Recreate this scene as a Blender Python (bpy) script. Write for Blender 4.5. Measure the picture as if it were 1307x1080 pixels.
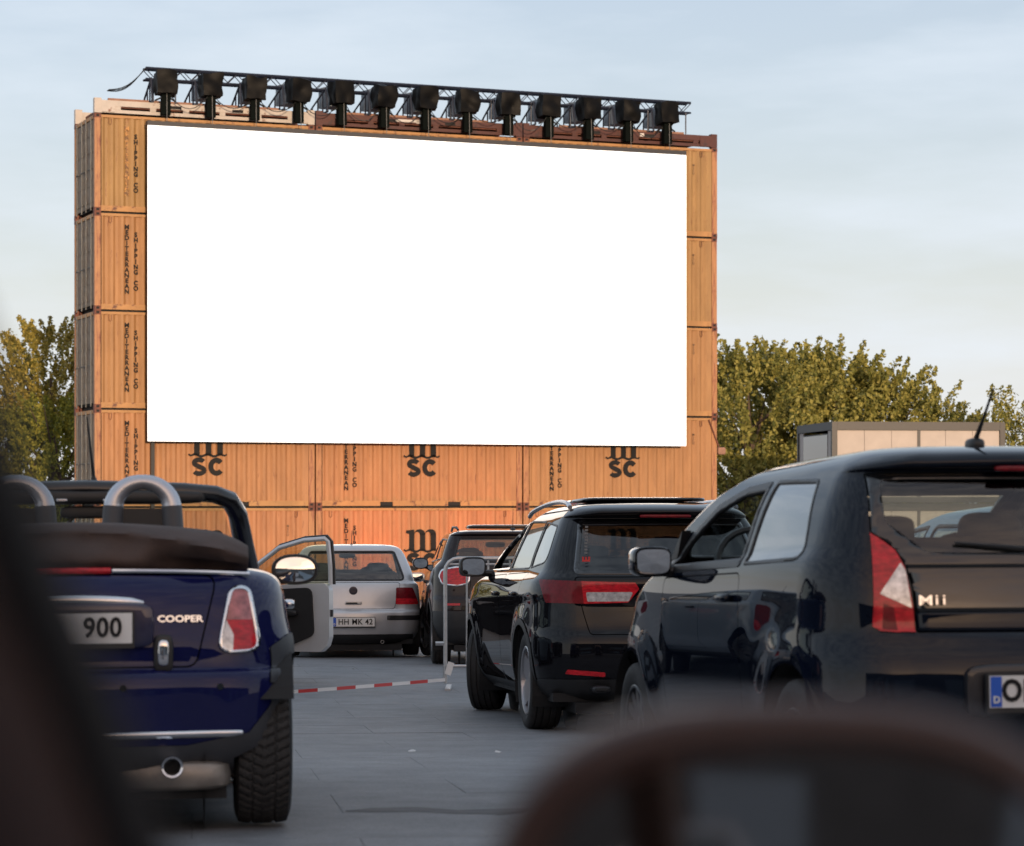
import bpy, bmesh, math, random
from mathutils import Vector, Matrix
from mathutils.bvhtree import BVHTree
from bisect import bisect_right
random.seed(7)
R = math.radians
scene = bpy.context.scene
col = scene.collection
for _o in list(bpy.data.objects): bpy.data.objects.remove(_o)

# ---------------------------------------------------------------- camera
CZ = 2.715
cam_d = bpy.data.cameras.new('camera'); cam = bpy.data.objects.new('camera', cam_d); col.objects.link(cam)
cam.location = (0, 0, CZ); cam.rotation_euler = (R(90), 0, 0)
cam_d.sensor_width = 36.0; cam_d.lens = 36.0*3300/1307
cam_d.shift_y = (641.1-540)/1307
cam_d.clip_start = 0.05; cam_d.clip_end = 4000
cam_d.dof.use_dof = True; cam_d.dof.focus_distance = 24.0; cam_d.dof.aperture_fstop = 6.0
scene.camera = cam

# ---------------------------------------------------------------- sky, sun, exposure
SUN_EL, SUN_AZ = 5.0, 13.0        # azimuth: degrees to the right of straight behind the camera
sd = Vector((math.sin(R(SUN_AZ))*math.cos(R(SUN_EL)), -math.cos(R(SUN_AZ))*math.cos(R(SUN_EL)), math.sin(R(SUN_EL))))
w = bpy.data.worlds.new('World'); scene.world = w; w.use_nodes = True
nt = w.node_tree; nt.nodes.clear()
out = nt.nodes.new('ShaderNodeOutputWorld'); bg = nt.nodes.new('ShaderNodeBackground')
sky = nt.nodes.new('ShaderNodeTexSky'); sky.sky_type = 'NISHITA'; sky.sun_disc = False
sky.sun_elevation = R(SUN_EL); sky.sun_rotation = math.atan2(sd.x, sd.y)
sky.air_density = 1.0; sky.dust_density = 1.2; sky.ozone_density = 1.6
tc = nt.nodes.new('ShaderNodeTexCoord'); mp = nt.nodes.new('ShaderNodeMapping')
mp.inputs['Scale'].default_value = (1.4, 1.4, 6.5); mp.inputs['Location'].default_value = (0.3, 0.9, 0.2)
nz = nt.nodes.new('ShaderNodeTexNoise'); nz.inputs['Scale'].default_value = 4.2; nz.inputs['Detail'].default_value = 7; nz.inputs['Roughness'].default_value = 0.55
rp = nt.nodes.new('ShaderNodeValToRGB'); rp.color_ramp.elements[0].position = 0.38; rp.color_ramp.elements[1].position = 0.68
rp.color_ramp.elements[0].color = (0.40, 0.40, 0.40, 1); rp.color_ramp.elements[1].color = (0.9, 0.9, 0.9, 1)
mx = nt.nodes.new('ShaderNodeMix'); mx.data_type = 'RGBA'
mx.inputs[7].default_value = (4.7, 4.95, 5.45, 1)      # thin high cloud, in the sky texture's own units
L = nt.links.new
L(tc.outputs['Generated'], mp.inputs['Vector']); L(mp.outputs[0], nz.inputs['Vector']); L(nz.outputs['Fac'], rp.inputs['Fac'])
# clouds glow warm towards the low sun, pale blue away from it
dn = nt.nodes.new('ShaderNodeVectorMath'); dn.operation = 'DOT_PRODUCT'; dn.inputs[1].default_value = sd
L(tc.outputs['Generated'], dn.inputs[0])
pw = nt.nodes.new('ShaderNodeMath'); pw.operation = 'POWER'; pw.inputs[1].default_value = 3.0; pw.use_clamp = True
mxz = nt.nodes.new('ShaderNodeMath'); mxz.operation = 'MAXIMUM'; mxz.inputs[1].default_value = 0.0; L(dn.outputs['Value'], mxz.inputs[0]); L(mxz.outputs[0], pw.inputs[0])
cl = nt.nodes.new('ShaderNodeMix'); cl.data_type = 'RGBA'; cl.inputs[6].default_value = (3.75, 4.3, 4.9, 1); cl.inputs[7].default_value = (7.5, 4.9, 3.3, 1); L(pw.outputs[0], cl.inputs[0]); L(cl.outputs[2], mx.inputs[7])
L(rp.outputs['Color'], mx.inputs[0]); tn = nt.nodes.new('ShaderNodeMix'); tn.data_type = 'RGBA'; tn.blend_type = 'MULTIPLY'; tn.inputs[0].default_value = 1; tn.inputs[7].default_value = (1.0, 0.93, 1.12, 1)
L(sky.outputs[0], tn.inputs[6]); L(tn.outputs[2], mx.inputs[6]); sxyz = nt.nodes.new('ShaderNodeSeparateXYZ'); L(tc.outputs['Generated'], sxyz.inputs[0])
hm = nt.nodes.new('ShaderNodeMath'); hm.operation = 'MULTIPLY'; hm.inputs[1].default_value = -9.0; L(sxyz.outputs['Z'], hm.inputs[0])
he = nt.nodes.new('ShaderNodeMath'); he.operation = 'EXPONENT'; he.use_clamp = True; L(hm.outputs[0], he.inputs[0])
h8 = nt.nodes.new('ShaderNodeMath'); h8.operation = 'MULTIPLY'; h8.inputs[1].default_value = 0.75; L(he.outputs[0], h8.inputs[0])
hz_ = nt.nodes.new('ShaderNodeMix'); hz_.data_type = 'RGBA'; hz_.inputs[7].default_value = (4.95, 4.85, 4.75, 1)     # pale evening haze low in the sky
L(h8.outputs[0], hz_.inputs[0]); L(mx.outputs[2], hz_.inputs[6]); L(hz_.outputs[2], bg.inputs['Color']); L(bg.outputs[0], out.inputs['Surface'])
bg.inputs['Strength'].default_value = 0.15
sun_d = bpy.data.lights.new('sun', 'SUN'); sun = bpy.data.objects.new('sun', sun_d); col.objects.link(sun)
sun_d.energy = 2.75; sun_d.angle = R(1.0); sun_d.color = (1.0, 0.74, 0.5)
sun.rotation_euler = sd.to_track_quat('Z', 'Y').to_euler()
vs = scene.view_settings; vs.view_transform = 'Standard'; vs.look = 'None'; vs.exposure = 0.38; vs.gamma = 1.0
scene.cycles.max_bounces = 8; scene.cycles.transparent_max_bounces = 12

# ---------------------------------------------------------------- materials
MATS = {}
def mat(name, c, rough=0.5, metal=0.0, coat=0.0, var=0.0, scale=8.0, bump=0.0, bscale=40.0, spec=0.5, trans=0.0, alpha=1.0, emit=None, dirt=None, stretch=None, croom=0.03):
    if name in MATS: return MATS[name]
    m = bpy.data.materials.new(name); MATS[name] = m; m.use_nodes = True
    n = m.node_tree; b = n.nodes['Principled BSDF']
    b.inputs['Base Color'].default_value = (*c, 1); b.inputs['Roughness'].default_value = rough
    b.inputs['Metallic'].default_value = metal; b.inputs['Specular IOR Level'].default_value = spec
    b.inputs['Coat Weight'].default_value = coat; b.inputs['Coat IOR'].default_value = 1.45; b.inputs['Coat Roughness'].default_value = croom
    b.inputs['Transmission Weight'].default_value = trans; b.inputs['Alpha'].default_value = alpha
    if emit: b.inputs['Emission Color'].default_value = (*emit[0], 1); b.inputs['Emission Strength'].default_value = emit[1]
    src = None
    if var or bump or dirt:
        t = n.nodes.new('ShaderNodeTexCoord'); mpp = n.nodes.new('ShaderNodeMapping'); n.links.new(t.outputs['Object'], mpp.inputs[0])
        if stretch: mpp.inputs['Scale'].default_value = stretch
    if var:
        no = n.nodes.new('ShaderNodeTexNoise'); no.inputs['Scale'].default_value = scale; no.inputs['Detail'].default_value = 6; no.inputs['Roughness'].default_value = 0.62
        n.links.new(mpp.outputs[0], no.inputs['Vector'])
        r = n.nodes.new('ShaderNodeValToRGB'); r.color_ramp.elements[0].position = 0.3; r.color_ramp.elements[1].position = 0.7
        r.color_ramp.elements[0].color = (*[v*(1-var) for v in c], 1); r.color_ramp.elements[1].color = (*[min(1, v*(1+var)) for v in c], 1)
        n.links.new(no.outputs['Fac'], r.inputs['Fac']); src = r.outputs['Color']
    if dirt:                                    # (colour, threshold, softness, scale)
        no2 = n.nodes.new('ShaderNodeTexNoise'); no2.inputs['Scale'].default_value = dirt[3]; no2.inputs['Detail'].default_value = 9; no2.inputs['Roughness'].default_value = 0.7
        n.links.new(mpp.outputs[0], no2.inputs['Vector'])
        r2 = n.nodes.new('ShaderNodeValToRGB'); r2.color_ramp.elements[0].position = dirt[1]; r2.color_ramp.elements[1].position = dirt[1]+dirt[2]
        n.links.new(no2.outputs['Fac'], r2.inputs['Fac'])
        mm = n.nodes.new('ShaderNodeMix'); mm.data_type = 'RGBA'; n.links.new(r2.outputs['Color'], mm.inputs[0])
        if src: n.links.new(src, mm.inputs[6])
        else: mm.inputs[6].default_value = (*c, 1)
        mm.inputs[7].default_value = (*dirt[0], 1); src = mm.outputs[2]
    if src: n.links.new(src, b.inputs['Base Color'])
    if bump:
        nb = n.nodes.new('ShaderNodeTexNoise'); nb.inputs['Scale'].default_value = bscale; nb.inputs['Detail'].default_value = 5
        n.links.new(mpp.outputs[0], nb.inputs['Vector'])
        bp = n.nodes.new('ShaderNodeBump'); bp.inputs['Strength'].default_value = bump; bp.inputs['Distance'].default_value = 0.02
        n.links.new(nb.outputs['Fac'], bp.inputs['Height']); n.links.new(bp.outputs['Normal'], b.inputs['Normal'])
    return m

def glass(name, tint, refl=0.06, dark=0.0):
    """thin automotive glass: tinted see-through with mirror reflection by angle"""
    if name in MATS: return MATS[name]
    m = bpy.data.materials.new(name); MATS[name] = m; m.use_nodes = True; n = m.node_tree; n.nodes.clear()
    o = n.nodes.new('ShaderNodeOutputMaterial'); tr = n.nodes.new('ShaderNodeBsdfTransparent'); tr.inputs[0].default_value = (*tint, 1)
    gl = n.nodes.new('ShaderNodeBsdfGlossy'); gl.inputs['Roughness'].default_value = 0.015; gl.inputs['Color'].default_value = (1, 1, 1, 1)
    ge = n.nodes.new('ShaderNodeNewGeometry'); dt = n.nodes.new('ShaderNodeVectorMath'); dt.operation = 'DOT_PRODUCT'
    n.links.new(ge.outputs['Normal'], dt.inputs[0]); n.links.new(ge.outputs['Incoming'], dt.inputs[1])
    ab = n.nodes.new('ShaderNodeMath'); ab.operation = 'ABSOLUTE'; n.links.new(dt.outputs['Value'], ab.inputs[0])
    om = n.nodes.new('ShaderNodeMath'); om.operation = 'SUBTRACT'; om.inputs[0].default_value = 1.0; n.links.new(ab.outputs[0], om.inputs[1])
    fr = n.nodes.new('ShaderNodeMath'); fr.operation = 'POWER'; fr.inputs[1].default_value = 4.5; n.links.new(om.outputs[0], fr.inputs[0])
    ma = n.nodes.new('ShaderNodeMath'); ma.operation = 'MULTIPLY_ADD'; ma.inputs[1].default_value = 0.92-refl; ma.inputs[2].default_value = refl+.04
    mi = n.nodes.new('ShaderNodeMixShader')
    n.links.new(fr.outputs[0], ma.inputs[0]); n.links.new(ma.outputs[0], mi.inputs[0]); n.links.new(tr.outputs[0], mi.inputs[1]); n.links.new(gl.outputs[0], mi.inputs[2]); n.links.new(mi.outputs[0], o.inputs[0])
    return m

def container_paint():
    m = bpy.data.materials.new('container_paint'); MATS['container_paint'] = m; m.use_nodes = True; n = m.node_tree; b = n.nodes['Principled BSDF']; l = n.links.new
    b.inputs['Roughness'].default_value = 0.55
    a = n.nodes.new('ShaderNodeAttribute'); a.attribute_type = 'OBJECT'; a.attribute_name = 'tint'
    r = n.nodes.new('ShaderNodeValToRGB'); r.color_ramp.elements[0].color = (0.375, 0.225, 0.09, 1); r.color_ramp.elements[1].color = (0.47, 0.215, 0.10, 1)
    l(a.outputs['Fac'], r.inputs[0])
    t = n.nodes.new('ShaderNodeTexCoord'); mpp = n.nodes.new('ShaderNodeMapping'); mpp.inputs['Scale'].default_value = (3.2, 3.2, 0.55); l(t.outputs['Object'], mpp.inputs[0])
    av = n.nodes.new('ShaderNodeVectorMath'); l(mpp.outputs[0], av.inputs[0])
    cb = n.nodes.new('ShaderNodeCombineXYZ'); ml = n.nodes.new('ShaderNodeMath'); ml.operation = 'MULTIPLY'; ml.inputs[1].default_value = 57.0; l(a.outputs['Fac'], ml.inputs[0]); l(ml.outputs[0], cb.inputs[1]); l(cb.outputs[0], av.inputs[1])
    no = n.nodes.new('ShaderNodeTexNoise'); no.inputs['Scale'].default_value = 1.4; no.inputs['Detail'].default_value = 8; no.inputs['Roughness'].default_value = 0.6; l(av.outputs[0], no.inputs['Vector'])
    r1 = n.nodes.new('ShaderNodeValToRGB'); r1.color_ramp.elements[0].position = 0.25; r1.color_ramp.elements[0].color = (0.74, 0.71, 0.68, 1); r1.color_ramp.elements[1].position = 0.75; r1.color_ramp.elements[1].color = (1.08, 1.06, 1.04, 1); l(no.outputs['Fac'], r1.inputs[0])
    m1 = n.nodes.new('ShaderNodeMix'); m1.data_type = 'RGBA'; m1.blend_type = 'MULTIPLY'; m1.inputs[0].default_value = 1; l(r.outputs[0], m1.inputs[6]); l(r1.outputs[0], m1.inputs[7])
    no2 = n.nodes.new('ShaderNodeTexNoise'); no2.inputs['Scale'].default_value = 3.3; no2.inputs['Detail'].default_value = 10; no2.inputs['Roughness'].default_value = 0.74; l(av.outputs[0], no2.inputs['Vector'])
    r2 = n.nodes.new('ShaderNodeValToRGB'); r2.color_ramp.elements[0].position = 0.59; r2.color_ramp.elements[1].position = 0.70; l(no2.outputs['Fac'], r2.inputs[0])
    m2 = n.nodes.new('ShaderNodeMix'); m2.data_type = 'RGBA'; l(r2.outputs[0], m2.inputs[0]); l(m1.outputs[2], m2.inputs[6]); m2.inputs[7].default_value = (0.2, 0.075, 0.035, 1)
    l(m2.outputs[2], b.inputs['Base Color'])
    return m

M = {}
M['cont'] = container_paint()
M['rail'] = mat('container_rail', (0.42, 0.215, 0.08), 0.55, var=0.15, scale=2, dirt=((0.13, 0.05, 0.03), 0.55, 0.1, 3.0))
M['casting'] = mat('corner_casting_steel', (0.16, 0.055, 0.035), 0.7, var=0.4, scale=9)
M['postrust'] = mat('corner_post_paint', (0.42, 0.2, 0.09), 0.55, var=0.15, scale=3, dirt=((0.2, 0.06, 0.04), 0.5, 0.15, 2.0), stretch=(4, 4, 0.7))
M['door'] = mat('shaded_door_paint', (0.20, 0.155, 0.11), 0.6, var=0.35, scale=3, dirt=((0.11, 0.05, 0.03), 0.5, 0.2, 4))  # grey-brown base carries the shade of the left end, rust patches on top
M['rod'] = mat('galvanised_rod', (0.15, 0.15, 0.145), 0.6, 0.0, var=0.3)
M['steel'] = mat('galvanised_steel', (0.5, 0.5, 0.5), 0.38, 0.75, var=0.12, scale=20)
M['black'] = mat('black_plastic', (0.018, 0.018, 0.019), 0.45, var=0.15)
M['rubber'] = mat('tyre_rubber', (0.022, 0.021, 0.021), 0.75, var=0.25, scale=30)
M['void'] = mat('dark_interior', (0.012, 0.012, 0.013), 0.8)
M['ink'] = mat('black_lettering', (0.010, 0.009, 0.010), 0.6, spec=.25)
M['chrome'] = mat('chrome', (0.78, 0.78, 0.8), 0.08, 1.0)
M['silverp'] = mat('silver_plastic', (0.55, 0.56, 0.6), 0.25, 0.7)
M['alloy'] = mat('alloy_wheel', (0.42, 0.42, 0.44), 0.3, 0.85)
M['alloyd'] = mat('dark_alloy_wheel', (0.05, 0.05, 0.055), 0.35, 0.6)
M['red'] = mat('red_lens', (0.52, 0.012, 0.022), 0.15, coat=.5, spec=.3, var=0.45, scale=26, stretch=(1, 1, 2.5))
M['redd'] = mat('dark_red_lens', (0.16, 0.006, 0.012), 0.2, coat=.25, var=0.3, scale=30, spec=.2)
M['clear'] = mat('clear_lens', (0.62, 0.6, 0.6), 0.12, 0.35, coat=1.0, var=0.45, scale=40)
M['plate'] = mat('number_plate_white', (0.72, 0.71, 0.69), 0.3, var=0.06, scale=5)
M['eublue'] = mat('number_plate_blue', (0.02, 0.1, 0.5), 0.3)
M['mirror'] = mat('mirror_glass', (0.85, 0.87, 0.88), 0.01, 1.0)
M['gl'] = glass('clear_car_glass', (0.72, 0.78, 0.76))
M['gld'] = glass('tinted_car_glass', (0.10, 0.12, 0.13), 0.05)
M['glp'] = glass('privacy_car_glass', (0.03, 0.035, 0.04), 0.42)
M['seat'] = mat('seat_fabric', (0.025, 0.026, 0.03), 0.85, var=0.3)

# ---------------------------------------------------------------- helpers
def link(o, parent=None):
    col.objects.link(o)
    if parent: o.parent = parent
    return o
def tag(o, label=None, cat=None, group=None, kind=None):
    if label: o['label'] = label
    if cat: o['category'] = cat
    if group: o['group'] = group
    if kind: o['kind'] = kind
    return o
def empty(name, loc=(0, 0, 0), rz=0, parent=None):
    o = bpy.data.objects.new(name, None); o.empty_display_size = 0.2; o.location = loc; o.rotation_euler = (0, 0, rz)
    return link(o, parent)
def copy_tree(o, parent=None):
    c = o.copy(); col.objects.link(c); c.parent = parent
    for ch in o.children: copy_tree(ch, c)
    return c

class MB:
    def __init__(s): s.v = []; s.f = []
    def add(s, vs, fs):
        n = len(s.v); s.v += [tuple(p) for p in vs]; s.f += [tuple(i+n for i in q) for q in fs]; return s
    def box(s, c, d, m=None):
        x, y, z = d[0]/2, d[1]/2, d[2]/2
        vs = [Vector((a*x, b*y, e*z)) for a in (-1, 1) for b in (-1, 1) for e in (-1, 1)]
        if m is not None: vs = [m @ p for p in vs]
        c = Vector(c); vs = [p+c for p in vs]
        return s.add(vs, [(0, 1, 3, 2), (4, 6, 7, 5), (0, 4, 5, 1), (2, 3, 7, 6), (0, 2, 6, 4), (1, 5, 7, 3)])
    def b2(s, x0, x1, y0, y1, z0, z1): return s.box(((x0+x1)/2, (y0+y1)/2, (z0+z1)/2), (x1-x0, y1-y0, z1-z0))
    def tube(s, pts, r, n=8, closed=False, caps=True):
        pts = [Vector(p) for p in pts]; k = len(pts); rs = r if isinstance(r, (list, tuple)) else [r]*k
        rings = []; up = None
        for i, p in enumerate(pts):
            a = pts[(i-1) % k] if (i or closed) else p; b = pts[(i+1) % k] if (i < k-1 or closed) else p
            t = (b-a).normalized()
            if up is None: up = t.orthogonal().normalized()
            up = (up - t*up.dot(t)); up = up.normalized() if up.length > 1e-6 else t.orthogonal().normalized()
            sd_ = t.cross(up)
            rings.append([p+(up*math.cos(2*math.pi*j/n)+sd_*math.sin(2*math.pi*j/n))*rs[i] for j in range(n)])
        vs = [q for rg in rings for q in rg]; fs = []
        for i in range(k if closed else k-1):
            a = i*n; b = ((i+1) % k)*n
            for j in range(n): fs.append((a+j, a+(j+1) % n, b+(j+1) % n, b+j))
        if caps and not closed: fs += [tuple(reversed(range(n))), tuple(range((k-1)*n, k*n))]
        return s.add(vs, fs)
    def prism(s, poly, fn, h0, h1):
        """poly of 2D points, fn(a, b, h) -> 3D"""
        n = len(poly); vs = [fn(a, b, h0) for a, b in poly]+[fn(a, b, h1) for a, b in poly]
        fs = [tuple(range(n-1, -1, -1)), tuple(range(n, 2*n))]+[(i, (i+1) % n, n+(i+1) % n, n+i) for i in range(n)]
        return s.add(vs, fs)
    def lathe(s, prof, n, fn):
        """prof of (axial, radius); fn(axial, r*cos, r*sin)"""
        k = len(prof); vs = [fn(a, r*math.cos(2*math.pi*j/n), r*math.sin(2*math.pi*j/n)) for a, r in prof for j in range(n)]
        fs = [(i*n+j, i*n+(j+1) % n, (i+1)*n+(j+1) % n, (i+1)*n+j) for i in range(k-1) for j in range(n)]
        return s.add(vs, fs)
    def sbox(s, c, d, e=0.35, nu=20, nv=12, m=None):
        """rounded box (superellipsoid)"""
        def sg(v, p): return math.copysign(abs(v)**p, v)
        vs = []
        for i in range(nv+1):
            ph = -math.pi/2+math.pi*i/nv
            for j in range(nu):
                th = 2*math.pi*j/nu
                p = Vector((d[0]/2*sg(math.cos(ph), e)*sg(math.cos(th), e), d[1]/2*sg(math.cos(ph), e)*sg(math.sin(th), e), d[2]/2*sg(math.sin(ph), e)))
                if m is not None: p = m @ p
                vs.append(p+Vector(c))
        fs = [(i*nu+j, i*nu+(j+1) % nu, (i+1)*nu+(j+1) % nu, (i+1)*nu+j) for i in range(nv) for j in range(nu)]
        return s.add(vs, fs)
    def mesh(s, name, m, smooth=False, angle=None):
        me = bpy.data.meshes.new(name); me.from_pydata(s.v, [], s.f); me.materials.append(m)
        bm = bmesh.new(); bm.from_mesh(me); bmesh.ops.remove_doubles(bm, verts=bm.verts, dist=1e-6); bmesh.ops.recalc_face_normals(bm, faces=bm.faces); bm.to_mesh(me); bm.free()
        if smooth or angle:
            me.polygons.foreach_set('use_smooth', [True]*len(me.polygons))
            me.set_sharp_from_angle(angle=R(angle or 40))
        me.update(); return me
    def build(s, name, m, parent=None, smooth=False, angle=None):
        o = bpy.data.objects.new(name, s.mesh(name, m, smooth, angle)); return link(o, parent)

def text_mesh(body, size, m, name='lettering', bold=0.0, ext=0.002, align='CENTER', sx=1.0, spacing=1.0, line=1.0):
    cu = bpy.data.curves.new('t', 'FONT'); cu.body = body; cu.size = size; cu.offset = bold; cu.extrude = ext; cu.align_x = align; cu.align_y = 'CENTER'; cu.space_character = spacing; cu.space_line = line; cu.resolution_u = 3
    o = bpy.data.objects.new('t', cu); col.objects.link(o); bpy.context.view_layer.update()
    me = bpy.data.meshes.new_from_object(o.evaluated_get(bpy.context.evaluated_depsgraph_get()))
    bpy.data.objects.remove(o); bpy.data.curves.remove(cu)
    me.transform(Matrix.Diagonal((sx, 1, 1, 1))); me.materials.clear(); me.materials.append(m); me.name = name
    return me
def text_obj(me, parent, loc, rot, name='lettering'):
    o = bpy.data.objects.new(name, me); o.location = loc; o.rotation_euler = rot; return link(o, parent)

def pchip(xs, ys):
    n = len(xs); h = [xs[i+1]-xs[i] for i in range(n-1)]; d = [(ys[i+1]-ys[i])/h[i] for i in range(n-1)]
    mm = [0.0]*n; mm[0] = d[0]; mm[-1] = d[-1]
    for i in range(1, n-1):
        if d[i-1]*d[i] <= 0: mm[i] = 0
        else:
            w1 = 2*h[i]+h[i-1]; w2 = h[i]+2*h[i-1]; mm[i] = (w1+w2)/(w1/d[i-1]+w2/d[i])
    def f(x):
        i = min(max(bisect_right(xs, x)-1, 0), n-2); t = (x-xs[i])/h[i]; t = min(max(t, 0), 1)
        t2 = t*t; t3 = t2*t
        return (2*t3-3*t2+1)*ys[i]+(t3-2*t2+t)*h[i]*mm[i]+(-2*t3+3*t2)*ys[i+1]+(t3-t2)*h[i]*mm[i+1]
    return f
_dep = pchip([-200, -40, 0, 9.85, 17.9, 30, 32.5, 55, 66, 400, 3000], [0.9, 0.92, 0.99, 1.232, 1.572, 1.885, 1.945, 2.5, 2.715, 2.715, 2.715])
def G(y): return CZ-_dep(y)                       # ground height: the lot falls gently towards the screen

# ---------------------------------------------------------------- ground
def ground_material(scale_joint=True):
    m = bpy.data.materials.new('concrete_paving'); m.use_nodes = True; n = m.node_tree; b = n.nodes['Principled BSDF']; l = n.links.new
    b.inputs['Roughness'].default_value = 0.7
    t = n.nodes.new('ShaderNodeNewGeometry')
    def noise(s, d=7, r=0.6):
        q = n.nodes.new('ShaderNodeTexNoise'); q.inputs['Scale'].default_value = s; q.inputs['Detail'].default_value = d; q.inputs['Roughness'].default_value = r; l(t.outputs['Position'], q.inputs['Vector']); return q
    big = noise(0.35); r = n.nodes.new('ShaderNodeValToRGB'); r.color_ramp.elements[0].position = 0.3; r.color_ramp.elements[1].position = 0.7
    r.color_ramp.elements[0].color = (0.163, 0.170, 0.180, 1); r.color_ramp.elements[1].color = (0.228, 0.236, 0.248, 1); l(big.outputs['Fac'], r.inputs[0])
    mid = noise(3.0, 9, 0.7); r1 = n.nodes.new('ShaderNodeValToRGB'); r1.color_ramp.elements[0].position = 0.3; r1.color_ramp.elements[0].color = (0.68, 0.68, 0.69, 1); r1.color_ramp.elements[1].position = 0.66; r1.color_ramp.elements[1].color = (1.07, 1.07, 1.07, 1); l(mid.outputs['Fac'], r1.inputs[0])
    fine = noise(70.0, 4); r2 = n.nodes.new('ShaderNodeValToRGB'); r2.color_ramp.elements[0].position = 0.3; r2.color_ramp.elements[0].color = (0.72, 0.72, 0.72, 1); r2.color_ramp.elements[1].position = 0.7; r2.color_ramp.elements[1].color = (1.2, 1.2, 1.2, 1); l(fine.outputs['Fac'], r2.inputs[0])
    a = n.nodes.new('ShaderNodeMix'); a.data_type = 'RGBA'; a.blend_type = 'MULTIPLY'; a.inputs[0].default_value = 1; l(r.outputs[0], a.inputs[6]); l(r1.outputs[0], a.inputs[7])
    a2 = n.nodes.new('ShaderNodeMix'); a2.data_type = 'RGBA'; a2.blend_type = 'MULTIPLY'; a2.inputs[0].default_value = 1; l(a.outputs[2], a2.inputs[6]); l(r2.outputs[0], a2.inputs[7])
    l(a2.outputs[2], b.inputs['Base Color'])
    bp = n.nodes.new('ShaderNodeBump'); bp.inputs['Strength'].default_value = 0.25; bp.inputs['Distance'].default_value = 0.004; l(fine.outputs['Fac'], bp.inputs['Height']); l(bp.outputs['Normal'], b.inputs['Normal'])
    return m
M['pave'] = ground_material()
ys = [-1500, -300, -80, -40]+[i*1.0 for i in range(-30, 70)]+[80, 120, 200, 500, 1500, 3500]
g = MB(); xs = [-2500, -200, -40, 0, 40, 200, 2500]
g.add([(x, y, G(y)) for y in ys for x in xs], [(j*7+i, j*7+i+1, (j+1)*7+i+1, (j+1)*7+i) for j in range(len(ys)-1) for i in range(6)])
ground = tag(g.build('ground', M['pave'], smooth=True), kind='structure')
# paving slabs, built one by one where they are near enough to be told apart
slab_me = MB()
sx_, sy_, ch = 1.1992, 0.9990, 0.0012
slab_me.add([(-sx_/2, -sy_/2, 0), (sx_/2, -sy_/2, 0), (sx_/2, sy_/2, 0), (-sx_/2, sy_/2, 0),
             (-sx_/2, -sy_/2, .012), (sx_/2, -sy_/2, .012), (sx_/2, sy_/2, .012), (-sx_/2, sy_/2, .012),
             (-sx_/2+ch, -sy_/2+ch, .015), (sx_/2-ch, -sy_/2+ch, .015), (sx_/2-ch, sy_/2-ch, .015), (-sx_/2+ch, sy_/2-ch, .015)],
            [(0, 1, 5, 4), (1, 2, 6, 5), (2, 3, 7, 6), (3, 0, 4, 7), (4, 5, 9, 8), (5, 6, 10, 9), (6, 7, 11, 10), (7, 4, 8, 11), (8, 9, 10, 11)])
slab_mesh = slab_me.mesh('paving_slab', M['pave'])
rs_ = random.Random(3); ga = R(7.0); nsl = 0
for j in range(-2, 32):
    for i in range(-9, 10):
        lx = (i+0.5*(j % 2))*1.2; ly = j*1.0+3.0
        X = lx*math.cos(ga)-ly*math.sin(ga)+1.2; Y = lx*math.sin(ga)+ly*math.cos(ga)
        if Y < 3 or Y > 31 or abs(X+0.6) > 1.2+0.24*Y*0.5+0.5 or nsl >= 290: continue
        o = bpy.data.objects.new('paving_slab', slab_mesh); link(o, ground); nsl += 1
        sl = math.atan((G(Y+.5)-G(Y-.5)))
        o.matrix_local = Matrix.Translation((X, Y, G(Y)-0.0115+rs_.uniform(-.001, .001))) @ Matrix.Rotation(sl+rs_.uniform(-.002, .002), 4, 'X') @ Matrix.Rotation(ga, 4, 'Z')
# oil stain / tar seam on the paving
tar = MB()
pts = [(x_-.27, y_-.12) for x_, y_ in [(-0.40, 10.55), (-0.3, 10.6), (-0.12, 10.62), (0.05, 10.5), (0.22, 10.53), (0.42, 10.7), (0.62, 10.78), (0.8, 10.74)]]
wd = [.03, .10, .12, .09, .13, .06, .035, .02]
vsr = []
for (x, y), h in zip(pts, wd): vsr += [(x, y-h, G(y-h)+.0065), (x, y+h, G(y+h)+.0065)]
tar.add(vsr, [(2*i, 2*i+2, 2*i+3, 2*i+1) for i in range(len(pts)-1)])
tarm = mat('tar', (0.045, 0.047, 0.053), 0.7, var=.5, scale=9)
tar.build('tar_streak', tarm, ground)
# ---------------------------------------------------------------- container stack
TH = 0.386; SX, SY = -10.973, 67.947
SM = Matrix.Translation((SX, SY, 0)) @ Matrix.Rotation(TH, 4, 'Z')
CL, CW, CH, GAP = 6.058, 2.438, 2.591, 0.04

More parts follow.
